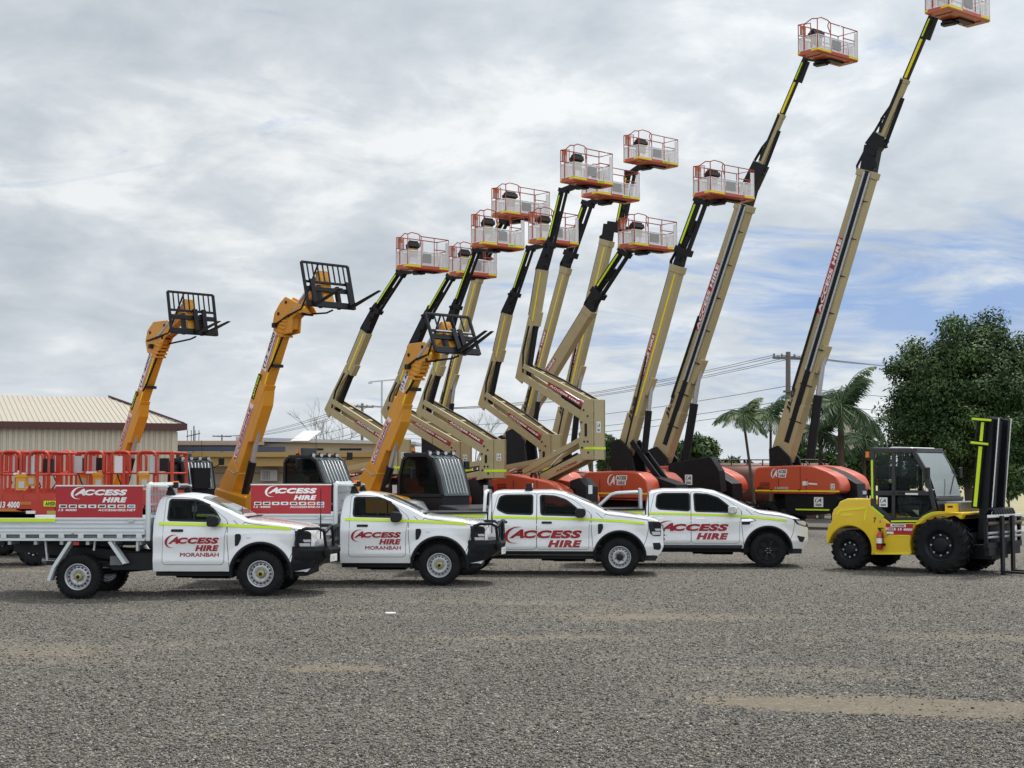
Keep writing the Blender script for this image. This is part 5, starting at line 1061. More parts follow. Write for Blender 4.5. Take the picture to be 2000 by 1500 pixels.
# ================================================================ BOOM LIFTS
def make_platform():
    """work platform, origin at the middle of its rear lower edge: u 0..0.95, v +-1.22; returned unlinked from any lift"""
    f = MB(ORANGE); f.prism([(0, .03), (.06, 0), (.89, 0), (.95, .03), (.95, .16), (0, .16)], -1.22, 1.22); f.box((.2, 0, -.05), (.35, .5, .12), BLKST); f.box((.45, .35, -.03), (.30, .9, .06), BLKST)
    for v in (-.8, .85): f.box((.47, v, -.012), (.7, .05, .03), ORANGE)
    p = f.build('work_platform', bevel=.012)
    for c_, d_ in (((.955, -.83, .105), (.012, .78, .07)), ((.955, .93, .105), (.012, .56, .07)), ((.80, -1.226, .105), (.32, .012, .07)), ((.06, -1.226, .105), (.12, .012, .07))):
        t = MB(YSTR); t.box(c_, d_); t.build('reflective_tape', p)
    w_ = MB(BASKW); a, b, z0, z1 = 0.02, .93, .16, .66
    for (p0, p1) in (((b, -1.2), (b, -.42)), ((b, -.42), (b, .62)), ((b, .62), (b, 1.2)), ((a, -1.2), (b, -1.2)), ((a, 1.2), (b, 1.2)), ((a, -1.2), (a, 0)), ((a, 0), (a, 1.2))):
        P = lambda q, z: Vector((q[0], q[1], z)); d = (Vector(p1) - Vector(p0)).normalized() * .03; q0, q1 = Vector(p0) + d, Vector(p1) - d
        w_.add([P(q0, z0), P(q1, z0), P(q1, z1), P(q0, z1)], [(0, 1, 2, 3)], PERF)
        w_.tube([P(q0, z0), P(q1, z0), P(q1, z1), P(q0, z1)], .026, BASKW, n=5, closed=True)
    w_.box((.93, 1.12, .62), (.03, .20, .95), BASKW); w_.box((.965, -.1, .42), (.02, .5, .34), M('panel_grey', (.32, .32, .31), .6)); w_.build('mesh_panel', p)
    r = MB(BASKR)
    for u, v, z in ((a, -1.2, 1.2), (b, -1.2, 1.25), (b, -.42, 1.22), (b, .35, 1.2), (b, 1.2, 1.2), (a, 1.2, 1.2), (a, .35, 1.2), (a, -.42, 1.22)): r.cyl((u, v, .16), (u, v, z), .019, n=6)
    r.tube([(a, -1.2, 1.2), (a, -.42, 1.22), (a, 1.2, 1.2), (b, 1.2, 1.2), (b, -.42, 1.22), (b, -.60, 1.30), (b, -1.0, 1.33), (b, -1.2, 1.25), (b - .25, -1.2, 1.30), (.35, -1.2, 1.18), (a, -1.2, 1.2)], .021, n=6); r.tube([(a, -1.2, .80), (a, 1.2, .80)], .02, n=5); r.tube([(a, 1.2, .78), (b, 1.2, .78), (b, .35, .78)], .02, n=5); r.tube([(b - .02, -.42, .85), (b - .15, -.40, 1.15), (b, -.5, 1.25)], .02, n=5)
    r.tube([(.30, -1.2, .16), (.30, -1.2, 1.18)], .03, n=6); r.tube([(.32, -1.21, .70), (.62, -1.21, .70), (.62, -1.21, 1.14), (.36, -1.21, 1.16)], .022, n=5); r.build('guard_rail', p)
    c = MB(BLKPL); c.box((.22, -.38, .93), (.30, .62, .16), ry=-.35); c.box((.20, -.38, 1.06), (.22, .5, .05), ry=-.35); c.box((.25, -.40, .68), (.05, .55, .32), M('panel_grey', (0, 0, 0))); c.box((.285, -.40, .72), (.02, .40, .20), M('placard_yellow', (.45, .36, .08), .5)); c.cyl((.3, -.62, .9), (.3, -.60, 1.12), .012); c.build('control_box', p)
    d = MB(M('document_amber', (.50, .16, .05), .5)); d.box((.12, -1.05, .98), (.05, .30, .36)); d.box((.15, -1.05, .90), (.02, .22, .22), LGREY); d.build('document_box', p)
    return p
PLATFORM = make_platform(); PLAT_USED = [False]
PR = rad(-10)
def put_platform(t, F, left, right, ynear, frac=.26, ident=None, zs=1.0):
    xc = left + frac * (right - left); s = 1.0
    for _ in range(3):
        sc = F.scale(xc, ynear, -1.22 * s); s = (right - left) / sc / (.95 * math.cos(F.yaw + PR) - 2.44 * math.sin(F.yaw + PR))
    c_, s_ = math.cos(PR), math.sin(PR); vn = (.95 * s_ - 1.22 * c_) * s; un = (.95 * c_ + 1.22 * s_) * s
    u, z = F.loc(xc, ynear, vn); o = Vector((u - un, 0, z - .13 * s * zs))
    p = PLATFORM if not PLAT_USED[0] else copy_tree(PLATFORM); PLAT_USED[0] = True
    p.parent = t; p.location = o; p.scale = (s, s, s * zs); p.rotation_euler = (0, 0, PR)
    if ident:
        m = MB(HIVIS); m.box((.957, .42, .105), (.012, .38, .085)); word(m, ident, (.27, .08, .57, .13), plane_fn((.9645, 0, 0), (0, 1, 0), (0, 0, 1)), BTXT, 0, .02); m.build('number_plate', p)
    return o, s
def lug_wheel_lift(t, u, v, r, wd): lug_tyre(t, u, v, r, wd, .2, nl=16)
def undercarriage(t, L_, W_, r, z0, dark=True):
    m = MB(BLKST); m.box((0, 0, z0), (L_ * .72, W_ * .55, .42)); m.box((0, 0, z0 + .28), (1.1, 1.1, .3))
    for s in (-1, 1): m.cyl((s * L_ * .38, -W_ * .4, r), (s * L_ * .38, W_ * .4, r), .12); m.box((s * L_ * .38, 0, r + .12), (.4, W_ * .6, .3))
    m.build('chassis', t, bevel=.02)
    for a in (-1, 1):
        for b in (-1, 1): lug_wheel_lift(t, a * L_ * .38, b * (W_ / 2 - .18), r, .36)
HOOD_BIG = [(-2.2, 1.50), (-2.26, 1.62), (-2.22, 2.26), (-2.05, 2.40), (-.2, 2.47), (.45, 2.42), (1.05, 2.22), (1.45, 2.02), (1.62, 1.72), (1.62, 1.46), (1.35, 1.34), (-2.1, 1.34)]
HOOD_MID = [(-1.8, 1.20), (-1.9, 1.45), (-1.85, 2.0), (-1.6, 2.20), (0, 2.25), (.7, 2.18), (1.05, 1.9), (1.15, 1.45), (1.0, 1.15)]
HOOD_Z = [(-2.0, 1.35), (-2.1, 1.65), (-2.0, 1.95), (-1.7, 2.12), (-1.3, 2.14), (-.4, 2.0), (.5, 1.85), (1.05, 1.6), (1.25, 1.25), (1.15, 1.0), (-1.9, 1.1)]
def hoods(t, poly, vi, vo, logo_at=None, tape_z=None, sc=1.0):
    poly = [(a * sc, b) for a, b in poly]
    for s in (-1, 1):
        m = MB(ORANGE); m.prism(round_poly(poly, .12, 3), s * vi, s * vo); o = m.build('engine_hood' if s < 0 else 'counterweight_hood', t, bevel=.06, seg=3, ang=30)
        us = sorted(p[0] for p in poly); u0_, u1_ = us[0], us[-1]; Lh = u1_ - u0_; zt_ = lambda u: float(np.interp(u, [p[0] for p in sorted(poly) if p[1] > 1.7], [p[1] for p in sorted(poly) if p[1] > 1.7])) ; q_ = MB(BLKPL)
        for f_ in (.30, .62): q_.box((u0_ + Lh * f_, s * (vo + .001), 1.62), (.018, .012, .62))
        q_.box((u0_ + Lh * .45, s * (vo + .001), min(p[1] for p in poly) + .10), (Lh * .82, .014, .05)); 
        for i_ in range(5): q_.box((u0_ + Lh * .14, s * (vo + .002), 1.55 + .055 * i_), (Lh * .12, .012, .022))
        for f_ in (.22, .54): q_.box((u0_ + Lh * f_, s * (vo + .008), 1.50), (.09, .02, .05))
        for f_ in (.25, .5): uu = u0_ + Lh * f_; q_.tube([(uu, s * (vi + .25), zt_(uu) - .05), (uu + .03, s * (vi + .25), zt_(uu) + .09), (uu + .17, s * (vi + .25), zt_(uu) + .09), (uu + .20, s * (vi + .25), zt_(uu) - .05)], .022, n=5)
        q_.build('vent', o)
        if s < 0:
            d = MB(WTXT); f = lambda k: (lambda u, z: Vector((u, -vo - k, z)))
            if logo_at:
                u, z, w_, h = logo_at
                v2, fc = swoosh2d(); put2d(d, v2, fc, (u - .12 * w_, z - .02, u + .32 * w_, z + h * 1.1), f(.012), WTXT); word(d, 'A', (u + .02, z + .08 * h, u + w_ * .32, z + h * .92), f(.013), WTXT, .4, .05)
                d.prism(round_poly([(u + w_ * .36, z + h * .48), (u + w_ * 1.03, z + h * .48), (u + w_ * 1.06, z + h), (u + w_ * .40, z + h)], .03), -vo - .004, -vo - .010, PLATE); d.prism(round_poly([(u + w_ * .42, z), (u + w_ * .96, z), (u + w_ * .98, z + h * .46), (u + w_ * .44, z + h * .46)], .03), -vo - .004, -vo - .010, PLATE)
                word(d, 'ACCESS', (u + w_ * .42, z + h * .56, u + w_ * 1.0, z + h * .92), f(.012), BTXT, .2, .05); word(d, 'HIRE', (u + w_ * .50, z + h * .06, u + w_ * .92, z + h * .40), f(.012), REDTXT, .2, .05)
            if tape_z:
                a0 = min(p[0] for p in poly) + .12; a1 = max(p[0] for p in poly) - .05; d.box(((a0 + a1) / 2, -vo - .006, tape_z), (a1 - a0, .008, .055), YSTR)
            d.build('lettering', o)
            if logo_at and sc == 1.0 and poly[0][0] < -2.1:
                l = MB(BLKPL); l.box((-.12, -vo - .003, 1.9), (.015, .01, 1.0)); word(l, '1500SJ', (-1.25, 1.50, -.65, 1.62), f(.012), LGREY, .15, .03); word(l, 'JLG', (-2.08, 1.50, -1.78, 1.62), f(.012), BTXT, .1, .05)
                placard(l, f(.006), 1.20, 1.53, .17, .22); placard_ink(l, f(.010), 1.20, 1.53, .17, .22); l.add([f(.006)(-.02, 1.68), f(.006)(.2, 1.68), f(.006)(.2, 1.84), f(.006)(-.02, 1.84)], [(0, 1, 2, 3)], PLATE); l.add([f(.006)(.24, 1.72), f(.006)(.62, 1.70), f(.006)(.62, 1.76), f(.006)(.24, 1.78)], [(0, 1, 2, 3)], PLATE); l.build('decals', o)
def jib(t, P0, P1, th, tan=False, v=0):
    """slim parallel-link jib from P0 to P1 with a strip of hi-vis tape"""
    m = MB(BLKST); d = (P1 - P0).normalized(); up = Vector((0, 1, 0)); sidev = d.cross(up).normalized(); L_ = (P1 - P0).length
    if sidev.x < 0: sidev = -sidev
    m.beam(P0 - sidev * th * .45, P1 - sidev * th * .45, th * .9, th * .55, up=up); m.beam(P0 + sidev * th * .75, P1 + sidev * th * .75, th * .55, th * .32, up=up)
    m.beam(P0 + d * L_ * .30 - sidev * th * .3, P0 + d * L_ * .38 + sidev * th * .75, th * .5, th * .3, up=up); m.beam(P0 - sidev * th * .9, P0 + sidev * th * 1.1, th * 1.3, th * .8, up=up); m.beam(P1 - sidev * th * .9, P1 + sidev * th * 1.0, th * 1.1, th * .7, up=up)
    m.cyl(P0 + sidev * th * .15 + d * L_ * .04, P0 + d * L_ * .62 + sidev * th * .3, th * .16, BLACK, n=8)
    o = m.build('jib', t, bevel=.008)
    y = MB(HIVIS); y.beam(P0 + d * L_ * .12 - sidev * th * .40 - Vector((0, th * .47, 0)), P0 + d * L_ * .90 - sidev * th * .40 - Vector((0, th * .47, 0)), .006, th * .26, up=up); y.build('hivis_tape', o)
    return o
def hoses(t, pts, r=.022, n=3, dv=.05, name='hose'):
    m = MB(BLACK)
    for k in range(n): m.tube([Vector(p) + Vector((0, dv * (k - (n - 1) / 2), 0)) for p in pts], r, n=5)
    return m.build(name, t)
def boom_text(parent, P0, d, sidev, v, f0, f1, body, off, h, mat, box=None, L_=1, bold=.04, flip=1):
    m = MB(mat); a = P0 + d * L_ * f0 + sidev * off; n_ = Vector((0, -1, 0)); yd = sidev * -1 * flip
    fn = lambda k: plane_fn(a + Vector((0, v - k, 0)), d, yd)
    W = L_ * (f1 - f0)
    if box: m.add([fn(.004)(-.04, -h * .25), fn(.004)(W + .04, -h * .25), fn(.004)(W + .04, h * 1.25), fn(.004)(-.04, h * 1.25)], [(0, 1, 2, 3)], box)
    word(m, body, (0, 0, W, h), fn(.007), mat, .15, bold); return m.build('lettering', parent)
def t_lift(F, pv, E, J, T, plat, W, label, big=False, ident=None, wj=None, hood=HOOD_MID, mount=None, lead=None, stripe=True, L_=3.6, Wd=2.3, txt='ACCESS HIRE', hs=1.0):
    t = empty('boom_lift', F.o, F.yaw, label=label, cat='boom lift', group='raised boom lifts parked in a row')
    P = lambda q, v=0: Vector((F.loc(*q, v)[0], v, F.loc(*q, v)[1]))
    A, B, C, D_ = P(pv), P(E), P(J), P(T); sc = F.scale(*pv); h = .82 * W / sc; wb = .68 * h
    d = (B - A).normalized(); up = Vector((0, 1, 0)); sv = d.cross(up).normalized(); sv = sv if sv.x > 0 else -sv; L1 = (B - A).length
    m = MB(TAN); m.beam(A - d * .1, B, wb, h, up=up, h1=h * .88); m.beam(A - sv * h * .05 - d * .3, A + d * L1 * .18 - sv * h * .05, wb * 1.1, h * 1.12, up=up)
    m.beam(A + d * L1 * .30 + sv * h * .50, A + d * L1 * .40 + sv * h * .62, wb * .9, h * .25, up=up); m.beam(B - d * .25, B + d * .02, wb * 1.12, h * 1.02, up=up)
    bm_ = m.build('main_boom', t, bevel=.02)
    k = MB(BLKST)
    if big:
        k.beam(A + d * L1 * .04 - Vector((0, wb * .53, 0)) + sv * h * .12, B - Vector((0, wb * .53, 0)) + sv * h * .12, .05, h * .30, up=up)
        for i in range(7): q = A + d * L1 * (.12 + .13 * i); k.beam(q - Vector((0, wb * .56, 0)) - sv * h * .1, q - Vector((0, wb * .52, 0)) + sv * h * .62, .04, .05, up=d)
        k.tube([A + d * L1 * .22 - Vector((0, wb * .56, 0)) - sv * h * .42, A + d * L1 * .55 - Vector((0, wb * .57, 0)) - sv * h * .40], .05, BLACK, n=6)
        s2 = MB(STEEL)
        for o_ in (-.02, .30): s2.cyl(A + d * L1 * .30 - Vector((0, wb * .60, 0)) + sv * h * o_, B - d * .05 - Vector((0, wb * .60, 0)) + sv * h * o_, .045, GALV, n=8)
        s2.build('hose_tube', bm_)
    else:
        k.beam(A + d * L1 * .25 - sv * h * .52, B - d * .1 - sv * h * .52, wb * .55, h * .14, up=up); k.tube([A + sv * h * .1 - Vector((0, wb * .56, 0)), A + d * L1 * .3 - Vector((0, wb * .58, 0)) - sv * h * .1, A + d * L1 * .5 - Vector((0, wb * .55, 0)) - sv * h * .3], .035, BLACK, n=6)
    k.build('cable_track', bm_)
    if stripe:
        y = MB(YSTR); y.beam(A + d * L1 * .10 + sv * h * .18 - Vector((0, wb * .5 + .006, 0)), B - d * .3 + sv * h * .14 - Vector((0, wb * .5 + .006, 0)), .008, h * .12, up=up); y.build('reflective_tape', bm_)
    if txt: boom_text(bm_, A, d, sv, -wb / 2 * 1.02, .50 if big else .38, .76 if big else .62, txt, -h * .16 if big else -h * .10, h * .20, WTXT, REDSIGN, L1)
    boom_text(bm_, A, d, sv, -wb / 2 * 1.11, .14, .14 + .95 / L1 * (1.1 if big else 1), 'JLG', -h * (.20 if big else .10), h * .26, BTXT, None, L1, .06)
    lc = MB(BLKST); q0 = A + Vector((h * 1.5, 0, -.25)); q1 = A + d * L1 * .36 + sv * h * .55; lc.cyl(q0, q0.lerp(q1, .62), h * .24, n=10); lc.cyl(q0, q1, h * .15, STEEL, n=10); lc.build('lift_cylinder', t)
    bk = MB(BLKST)                                      # knuckle between boom and jib
    if lead: bk.beam(B - d * .1, P(lead), wb * .8, h * .78, up=up); bk.beam(P(lead) - d * .1, C, wb * .9, h * .8, up=up)
    else: bk.beam(B - d * .15, C, wb * .8, h * .72, up=up, h1=h * .6)
    for i in range(3): q = B.lerp(C, .2 + .3 * i); bk.box(q + Vector((0, -wb * .42, 0)) + sv * h * (.3 - .3 * (i % 2)), (h * .35, .06, h * .3), ry=.4 * i)
    kn = bk.build('knuckle', t, bevel=.012); hoses(kn, [B - d * .3 - sv * h * .5, B + d * .1 - sv * h * .75, C - sv * h * .5, C + (D_ - C) * .15 - sv * h * .35], .028)
    w2 = (wj or W * .55) * .72 / sc
    if big:
        e = (D_ - C).normalized(); je = C + (D_ - C) * .46; s3 = e.cross(up).normalized(); s3 = s3 if s3.x > 0 else -s3
        j = MB(TAN); j.beam(C, je, w2 * .8, w2 * 1.05, up=up); j.beam(je - e * .1, je + e * .06, w2 * .9, w2 * 1.2, up=up); jo = j.build('jib', t, bevel=.012)
        i = MB(BLKST); i.beam(C + e * .1 - Vector((0, w2 * .42, 0)) - s3 * w2 * .28, je - Vector((0, w2 * .42, 0)) - s3 * w2 * .28, .05, w2 * .42, up=up); i.beam(je, D_, w2 * .62, w2 * .8, up=up); i.cyl(C + s3 * w2 * 1.05 - e * .25, C + (D_ - C) * .33 + s3 * w2 * .75, w2 * .28, n=8); i.beam(C - e * .35 + s3 * w2 * 1.3, C + s3 * 0, w2 * .7, w2 * .4, up=up); i.beam(D_ - e * .95 + s3 * w2 * .85, D_ - e * .1 + s3 * w2 * .7, w2 * .5, w2 * .45, up=up); i.tube([C + e * .2 - s3 * w2 * .6, C + e * .6 - s3 * w2 * 1.1, je - e * 1.0 - s3 * w2 * .5], w2 * .18, BLACK, n=6); i.build('jib_extension', jo, bevel=.01)
        yv = Vector((0, w2 * .42, 0)); y = MB(YSTR); y.beam(je + e * .1 + s3 * w2 * .1 - yv, D_ - e * 1.0 + s3 * w2 * .1 - yv, .05, w2 * .34, up=up); y.beam(D_ - e * .9 - yv * .9, D_ - e * .2 - yv * .9, .05, w2 * .2, HIVIS, up=up); y.build('reflective_tape', jo)
    else: jib(t, C, D_, w2)
    o, s = put_platform(t, F, *plat, ident=ident)
    br = MB(BLKST); br.beam(D_, o + Vector((-.02, 0, .10 * s)), .22, .20, up=up); br.cyl(o + Vector((-.06, 0, -.12)), o + Vector((-.06, 0, .4 * s)), .10, n=10); br.box(o + Vector((.1, 0, -.10)), (.5, .3, .12)); br.build('rotator', t, bevel=.01)
    # turntable
    z0 = .95; hoods(t, hood, .38, Wd / 2, (-1.35, 1.98, .62, .32) if hood is HOOD_BIG else (-.55 * hs, 1.72, .78, .36), 1.46 if hood is HOOD_BIG else 1.42, hs)
    tt = MB(BLKST); tt.box((-.2, 0, 1.45 if hood is HOOD_BIG else 1.30), (3.2 * hs, .76, .7)); bx = max(p[1] for p in hood)
    tt.prism([(A.x - .45, bx - .7), (A.x - .50, A.z + .15), (A.x - .1, A.z + .28), (A.x + .45, A.z - .2), (A.x + .75, bx - .75)], -.42, -.30); tt.prism([(A.x - .45, bx - .7), (A.x - .50, A.z + .15), (A.x - .1, A.z + .28), (A.x + .45, A.z - .2), (A.x + .75, bx - .75)], .30, .42)
    tt.prism([(.5, 1.2), (.5, bx - .1), (1.0, bx - .25), (1.85, 1.75), (1.9, 1.2)], -.36, .36); tt.build('turntable', t, bevel=.012)
    undercarriage(t, L_, Wd, .52, z0); return t, P, A
BL = '; raised boom lift'
# telescopic machines at the back and the right
F = Frame(1598, 61.0, -40)
t7, P7, A7 = t_lift(F, (1533, 884), (1697, 335), (1722, 266), (1822, 28), (1815, 1962, 9), 45, 'tallest boom lift, its basket reaching past the upper edge of the picture', big=True, lead=(1706, 285), hood=HOOD_BIG, L_=4.4, Wd=2.45, wj=19, stripe=False)
def chassis_face(t, P, pts, tape, plac):
    m = MB(BLKST); v = -1.12; q = [P(a, v) for a in pts]; m.prism([(a.x, a.z) for a in q], v, v + .5); o = m.build('chassis_cover', t, bevel=.02)
    y = MB(HIVIS); a, b = P(tape[0], v), P(tape[1], v); y.beam((a.x, v - .005, a.z), (b.x, v - .005, b.z), .01, .055, up=(0, 1, 0)); y.build('hivis_tape', o)
    s = MB(PLATE); a = P(plac, v); f = lambda k: (lambda u, z: Vector((u, v - k, z))); placard(s, f(.006), a.x, a.z, .40, .38); placard_ink(s, f(.010), a.x, a.z, .40, .38); s.build('placard', o)
chassis_face(t7, P7, [(1532, 964), (1628, 962), (1640, 975), (1622, 1003), (1560, 1008), (1534, 1000)], ((1554, 995), (1620, 996)), (1590, 990))
F = Frame(1362, 61.8, -40)
t6, P6, A6 = t_lift(F, (1296, 886), (1456, 400), (1487, 320), (1574, 113), (1563, 1694, 93), 41, 'second tallest boom lift, left of the tallest, its jib rising beside the timber pole', big=True, lead=(1468, 360), hood=HOOD_BIG, L_=4.4, Wd=2.45, wj=16, stripe=False)
q = P6((1338, 947), -1.3); m = MB(PLATE); fv = lambda k: (lambda u, z: Vector((u, -1.3 - k, z))); m2 = MB(BLKST); a_, b_ = P6((1305, 905), -1.3), P6((1405, 960), -1.3); m2.prism([(a_.x, a_.z), (b_.x - .4, a_.z + .25), (b_.x, a_.z - .3), (b_.x + .1, b_.z), (a_.x, b_.z)], -1.3, -.9); o_ = m2.build('turret_cover', t6, bevel=.02); placard(m, fv(.006), q.x, q.z, .34, .40); placard_ink(m, fv(.010), q.x, q.z, .34, .40); m.build('placard', o_)
F = Frame(1252, 57.0, -42)
t5, P5, A5 = t_lift(F, (1226, 872), (1325, 520), (1334, 490), (1370, 392), (1354, 1483, 372), 33, 'boom lift with straight tan boom just left of the second tallest boom', ident=None, stripe=True, wj=22, L_=3.8, hs=1.05, txt='ACCESS HIRE')
m = MB(BLKST); a_, b_ = P5((1240, 862)), P5((1308, 955)); m.beam((a_.x, -.2, a_.z), (b_.x, -.2, b_.z), .08, .20, up=(0, 1, 0)); m.beam((a_.x, .2, a_.z), (b_.x, .2, b_.z), .08, .20, up=(0, 1, 0)); m.cyl((a_.x - .05, 0, a_.z - .05), (b_.x - .1, 0, b_.z), .07, CHROME); m.build('lift_link', t5, bevel=.01)
F = Frame(1115, 71, -40)
t_lift(F, (1090, 868), (1186, 470), (1211, 445), (1232, 338), (1218, 1332, 306), 30, 'boom lift with a hooked black boom head behind a lower basket', ident='AHB557', lead=(1190, 438), stripe=True, wj=17, L_=3.6)
F = Frame(1050, 67, -40)
t_lift(F, (995, 862), (1153, 605), (1168, 572), (1220, 492), (1207, 1330, 474), 30, 'boom lift leaning far right, its tan boom crossing behind the folding lifts', stripe=False, wj=20, lead=(1160, 588))
F = Frame(1050, 63, -40)
t_lift(F, (1018, 850), (1106, 523), (1114, 496), (1148, 398), (1135, 1255, 374), 24, 'boom lift with slim yellow striped boom, its basket half behind another basket', ident='AHB528', lead=(1109, 508), stripe=True, wj=18)
F = Frame(875, 66, -40)
t_lift(F, (852, 850), (934, 540), (948, 500), (985, 432), (957, 1075, 412), 24, 'boom lift behind the folding lifts, its basket above the two lowest tan lifts', lead=(941, 520), stripe=True, wj=16)

def z_lift(F, K, E, J, T, br, plat, label, W=24, ident=None, yoff=0):
    t = empty('boom_lift', F.o, F.yaw, label=label, cat='boom lift', group='raised boom lifts parked in a row')
    P = lambda q, v=0: Vector((F.loc(*q, v)[0], v, F.loc(*q, v)[1])); up = Vector((0, 1, 0)); sc = F.scale(*K)
    k_, e_, j_, T_ = P(K), P(E), P(J), P(T); x0, x1, y0, y1 = br; vb = .36
    b0, b1 = P((x0, y0), -vb), P((x0 + (x1 - x0) * .55, y1), -vb); m = MB(TAN)               # upright end plates
    zt, zb = b0.z, b1.z; ua, ub = b0.x, b1.x; hz = zt - zb; wu = ub - ua
    m.prism([(ua + wu * .25, zb), (ua, zb + hz * .25), (ua + wu * .15, zb + hz * .5), (ua, zb + hz * .72), (ua + wu * .5, zt), (ub + .12, zt), (ub + .12, zb)], -vb, -vb + .10); m.prism([(ua + wu * .25, zb), (ua, zb + hz * .25), (ua + wu * .15, zb + hz * .5), (ua, zb + hz * .72), (ua + wu * .5, zt), (ub + .12, zt), (ub + .12, zb)], vb - .10, vb); m.box((ub + .05, 0, (zt + zb) / 2), (.14, vb * 2 - .02, hz - .01)); bo = m.build('riser_bracket', t, bevel=.012)
    s = MB(BLACK)
    for dz, r in ((.48, .075),): s.prism(round_poly([(ua + wu * .62 - .05, zb + hz * (dz - .10)), (ua + wu * .62 + .06, zb + hz * (dz - .10)), (ua + wu * .62 + .06, zb + hz * (dz + .12)), (ua + wu * .62 - .05, zb + hz * (dz + .12))], .05), -vb - .004, -vb + .001)
    for du, dz in ((.3, .2), (.85, .12), (.5, .3), (.45, .82), (.8, .72), (.25, .62), (.8, .3)): s.cyl((ua + wu * du, -vb - .02, zb + hz * dz), (ua + wu * du, -vb, zb + hz * dz), .035, n=8)
    s.build('pin', bo)
    pl = MB(PLATE); fr = lambda k: plane_fn((ub + .12 + k, -.16, 0), (0, 1, 0), (0, 0, 1)); pl.add([fr(.004)(0, zb + hz * .45), fr(.004)(.24, zb + hz * .45), fr(.004)(.24, zb + hz * .63), fr(.004)(0, zb + hz * .63)], [(0, 1, 2, 3)]); placard_ink(pl, fr(.008), 0, zb + hz * .45, .24, hz * .18); pl.build('placard', bo)
    tp = MB(HIVIS); tp.box((ub + .125, 0, zb + hz * .19), (.012, vb * 2, .08)); tp.box((ub - .06, -vb - .005, zb + hz * .19), (.36, .008, .08)); tp.build('hivis_tape', bo)
    # upper parallel arms, knee to bracket
    K2 = k_ + Vector((.10, 0, .22)); K1 = k_ + Vector((.10, 0, -.18)); B2 = Vector((ub - .05, 0, zt - .08)); B1 = Vector((ua + wu * .35, 0, zt - hz * .30)); d = (B2 - K2).normalized(); L_ = (B2 - K2).length; n_ = d.cross(up); n_ = n_ if n_.z > 0 else -n_
    a = MB(TAN)
    for v in (-.24, .24): a.beam(K2 + Vector((0, v, 0)), B2 + Vector((0, v, 0)), .10, .17, up=up); a.beam(K1 + Vector((0, v, 0)), B1 + Vector((0, v, 0)), .10, .26, up=up)
    for f in (.2, .5, .8): a.beam(K2.lerp(B2, f) + Vector((0, -.24, 0)), K2.lerp(B2, f) + Vector((0, .24, 0)), .12, .10, up=d)
    a.beam(K1.lerp(B1, .3), K1.lerp(B1, .9), .38, .07, up=up); uo = a.build('upper_arm', t, bevel=.01)
    cy = MB(REDSIGN); c0, c1 = K2.lerp(B2, .38).lerp(K1.lerp(B1, .38), .35), K2.lerp(B2, .93).lerp(K1.lerp(B1, .93), .45); cy.beam(c0 + Vector((0, -.18, 0)), c1 + Vector((0, -.18, 0)), .12, .13, up=up)
    yd = n_; fn = plane_fn(c0 + Vector((0, -.247, 0)) + yd * -.035, (c1 - c0), yd); word(cy, 'ACCESS HIRE', (.1, 0, (c1 - c0).length * .9, .07), fn, WTXT, .15, .05); cy.cyl(c0, c1, .05, STEEL); cy.tube([K2.lerp(B2, .1) + n_ * .12, K2.lerp(B2, .5) + n_ * .16, B2 + n_ * .10], .035, BLACK, n=5); cy.tube([K1.lerp(B1, .55) + n_ * .12, B1 + n_ * .10], .06, BLACK, n=6); cy.build('lift_cylinder', uo)
    # lower riser from the turntable
    R0 = Vector((-1.15, 0, 1.78)); R1 = Vector((ua + wu * .45, 0, zb + .14)); l = MB(TAN)
    for v in (-.25, .25): l.beam(R0 + Vector((0, v, -.1)), R1 + Vector((0, v, 0)), .12, .30, up=up); l.beam(R0 + Vector((-.1, v, .42)), R1 + Vector((-.05, v, hz * .30)), .10, .18, up=up)
    l.beam(R0, R1, .44, .06, up=up); lo = l.build('lower_riser', t, bevel=.01)
    q = (R1 - R0); ln = q.length; nn = q.normalized().cross(up); nn = nn if nn.z > 0 else -nn; tx = MB(REDTXT); fn = plane_fn(R0 + q * .52 + Vector((0, -.318, -.1)) - nn * .05, q, nn)
    word(tx, 'ACCESS', (0, .03, ln * .36, .11), fn, REDTXT, .15, .05); tx.build('lettering', lo); bl = MB(BLKST); bl.beam(R0 + q * .1 + Vector((0, 0, .12)), R0 + q * .8 + Vector((0, 0, hz * .12)), .10, .12, up=up); bl.cyl(R0 + q * .35 + Vector((0, .05, .3)), Vector((ua + .1, .05, zb + hz * .5)), .05, CHROME); bl.build('riser_cylinder', lo)
    # main boom
    d = (e_ - k_).normalized(); sv = d.cross(up).normalized(); sv = sv if sv.x > 0 else -sv; L1 = (e_ - k_).length; h = .80 * W / sc; wb = .30
    mb = MB(TAN); f2 = .46
    for v in (-.21, .14): mb.prism([((k_ + sv * a_ + d * b_).x, (k_ + sv * a_ + d * b_).z) for a_, b_ in ((-h * .75, -.25), (h * .15, -.40), (h * .42, -.05), (h * .05, L1 * .12), (-h * .05, L1 * .3), (h * .3, L1 * f2), (-h * .38, L1 * (f2 + .08)), (-h * .62, L1 * .16))], v, v + .07)
    mb.beam(k_ + d * L1 * f2 - sv * h * .02, e_, wb, h * .92, up=up); mb.beam(k_ + d * L1 * f2 + sv * h * .48, k_ + d * L1 * (f2 + .14) + sv * h * .55, wb * .9, h * .22, up=up); mb.beam(k_ + d * L1 * .08 - sv * h * .3, k_ + d * L1 * f2 - sv * h * .05, .26, h * .45, up=up); mo = mb.build('main_boom', t, bevel=.012)
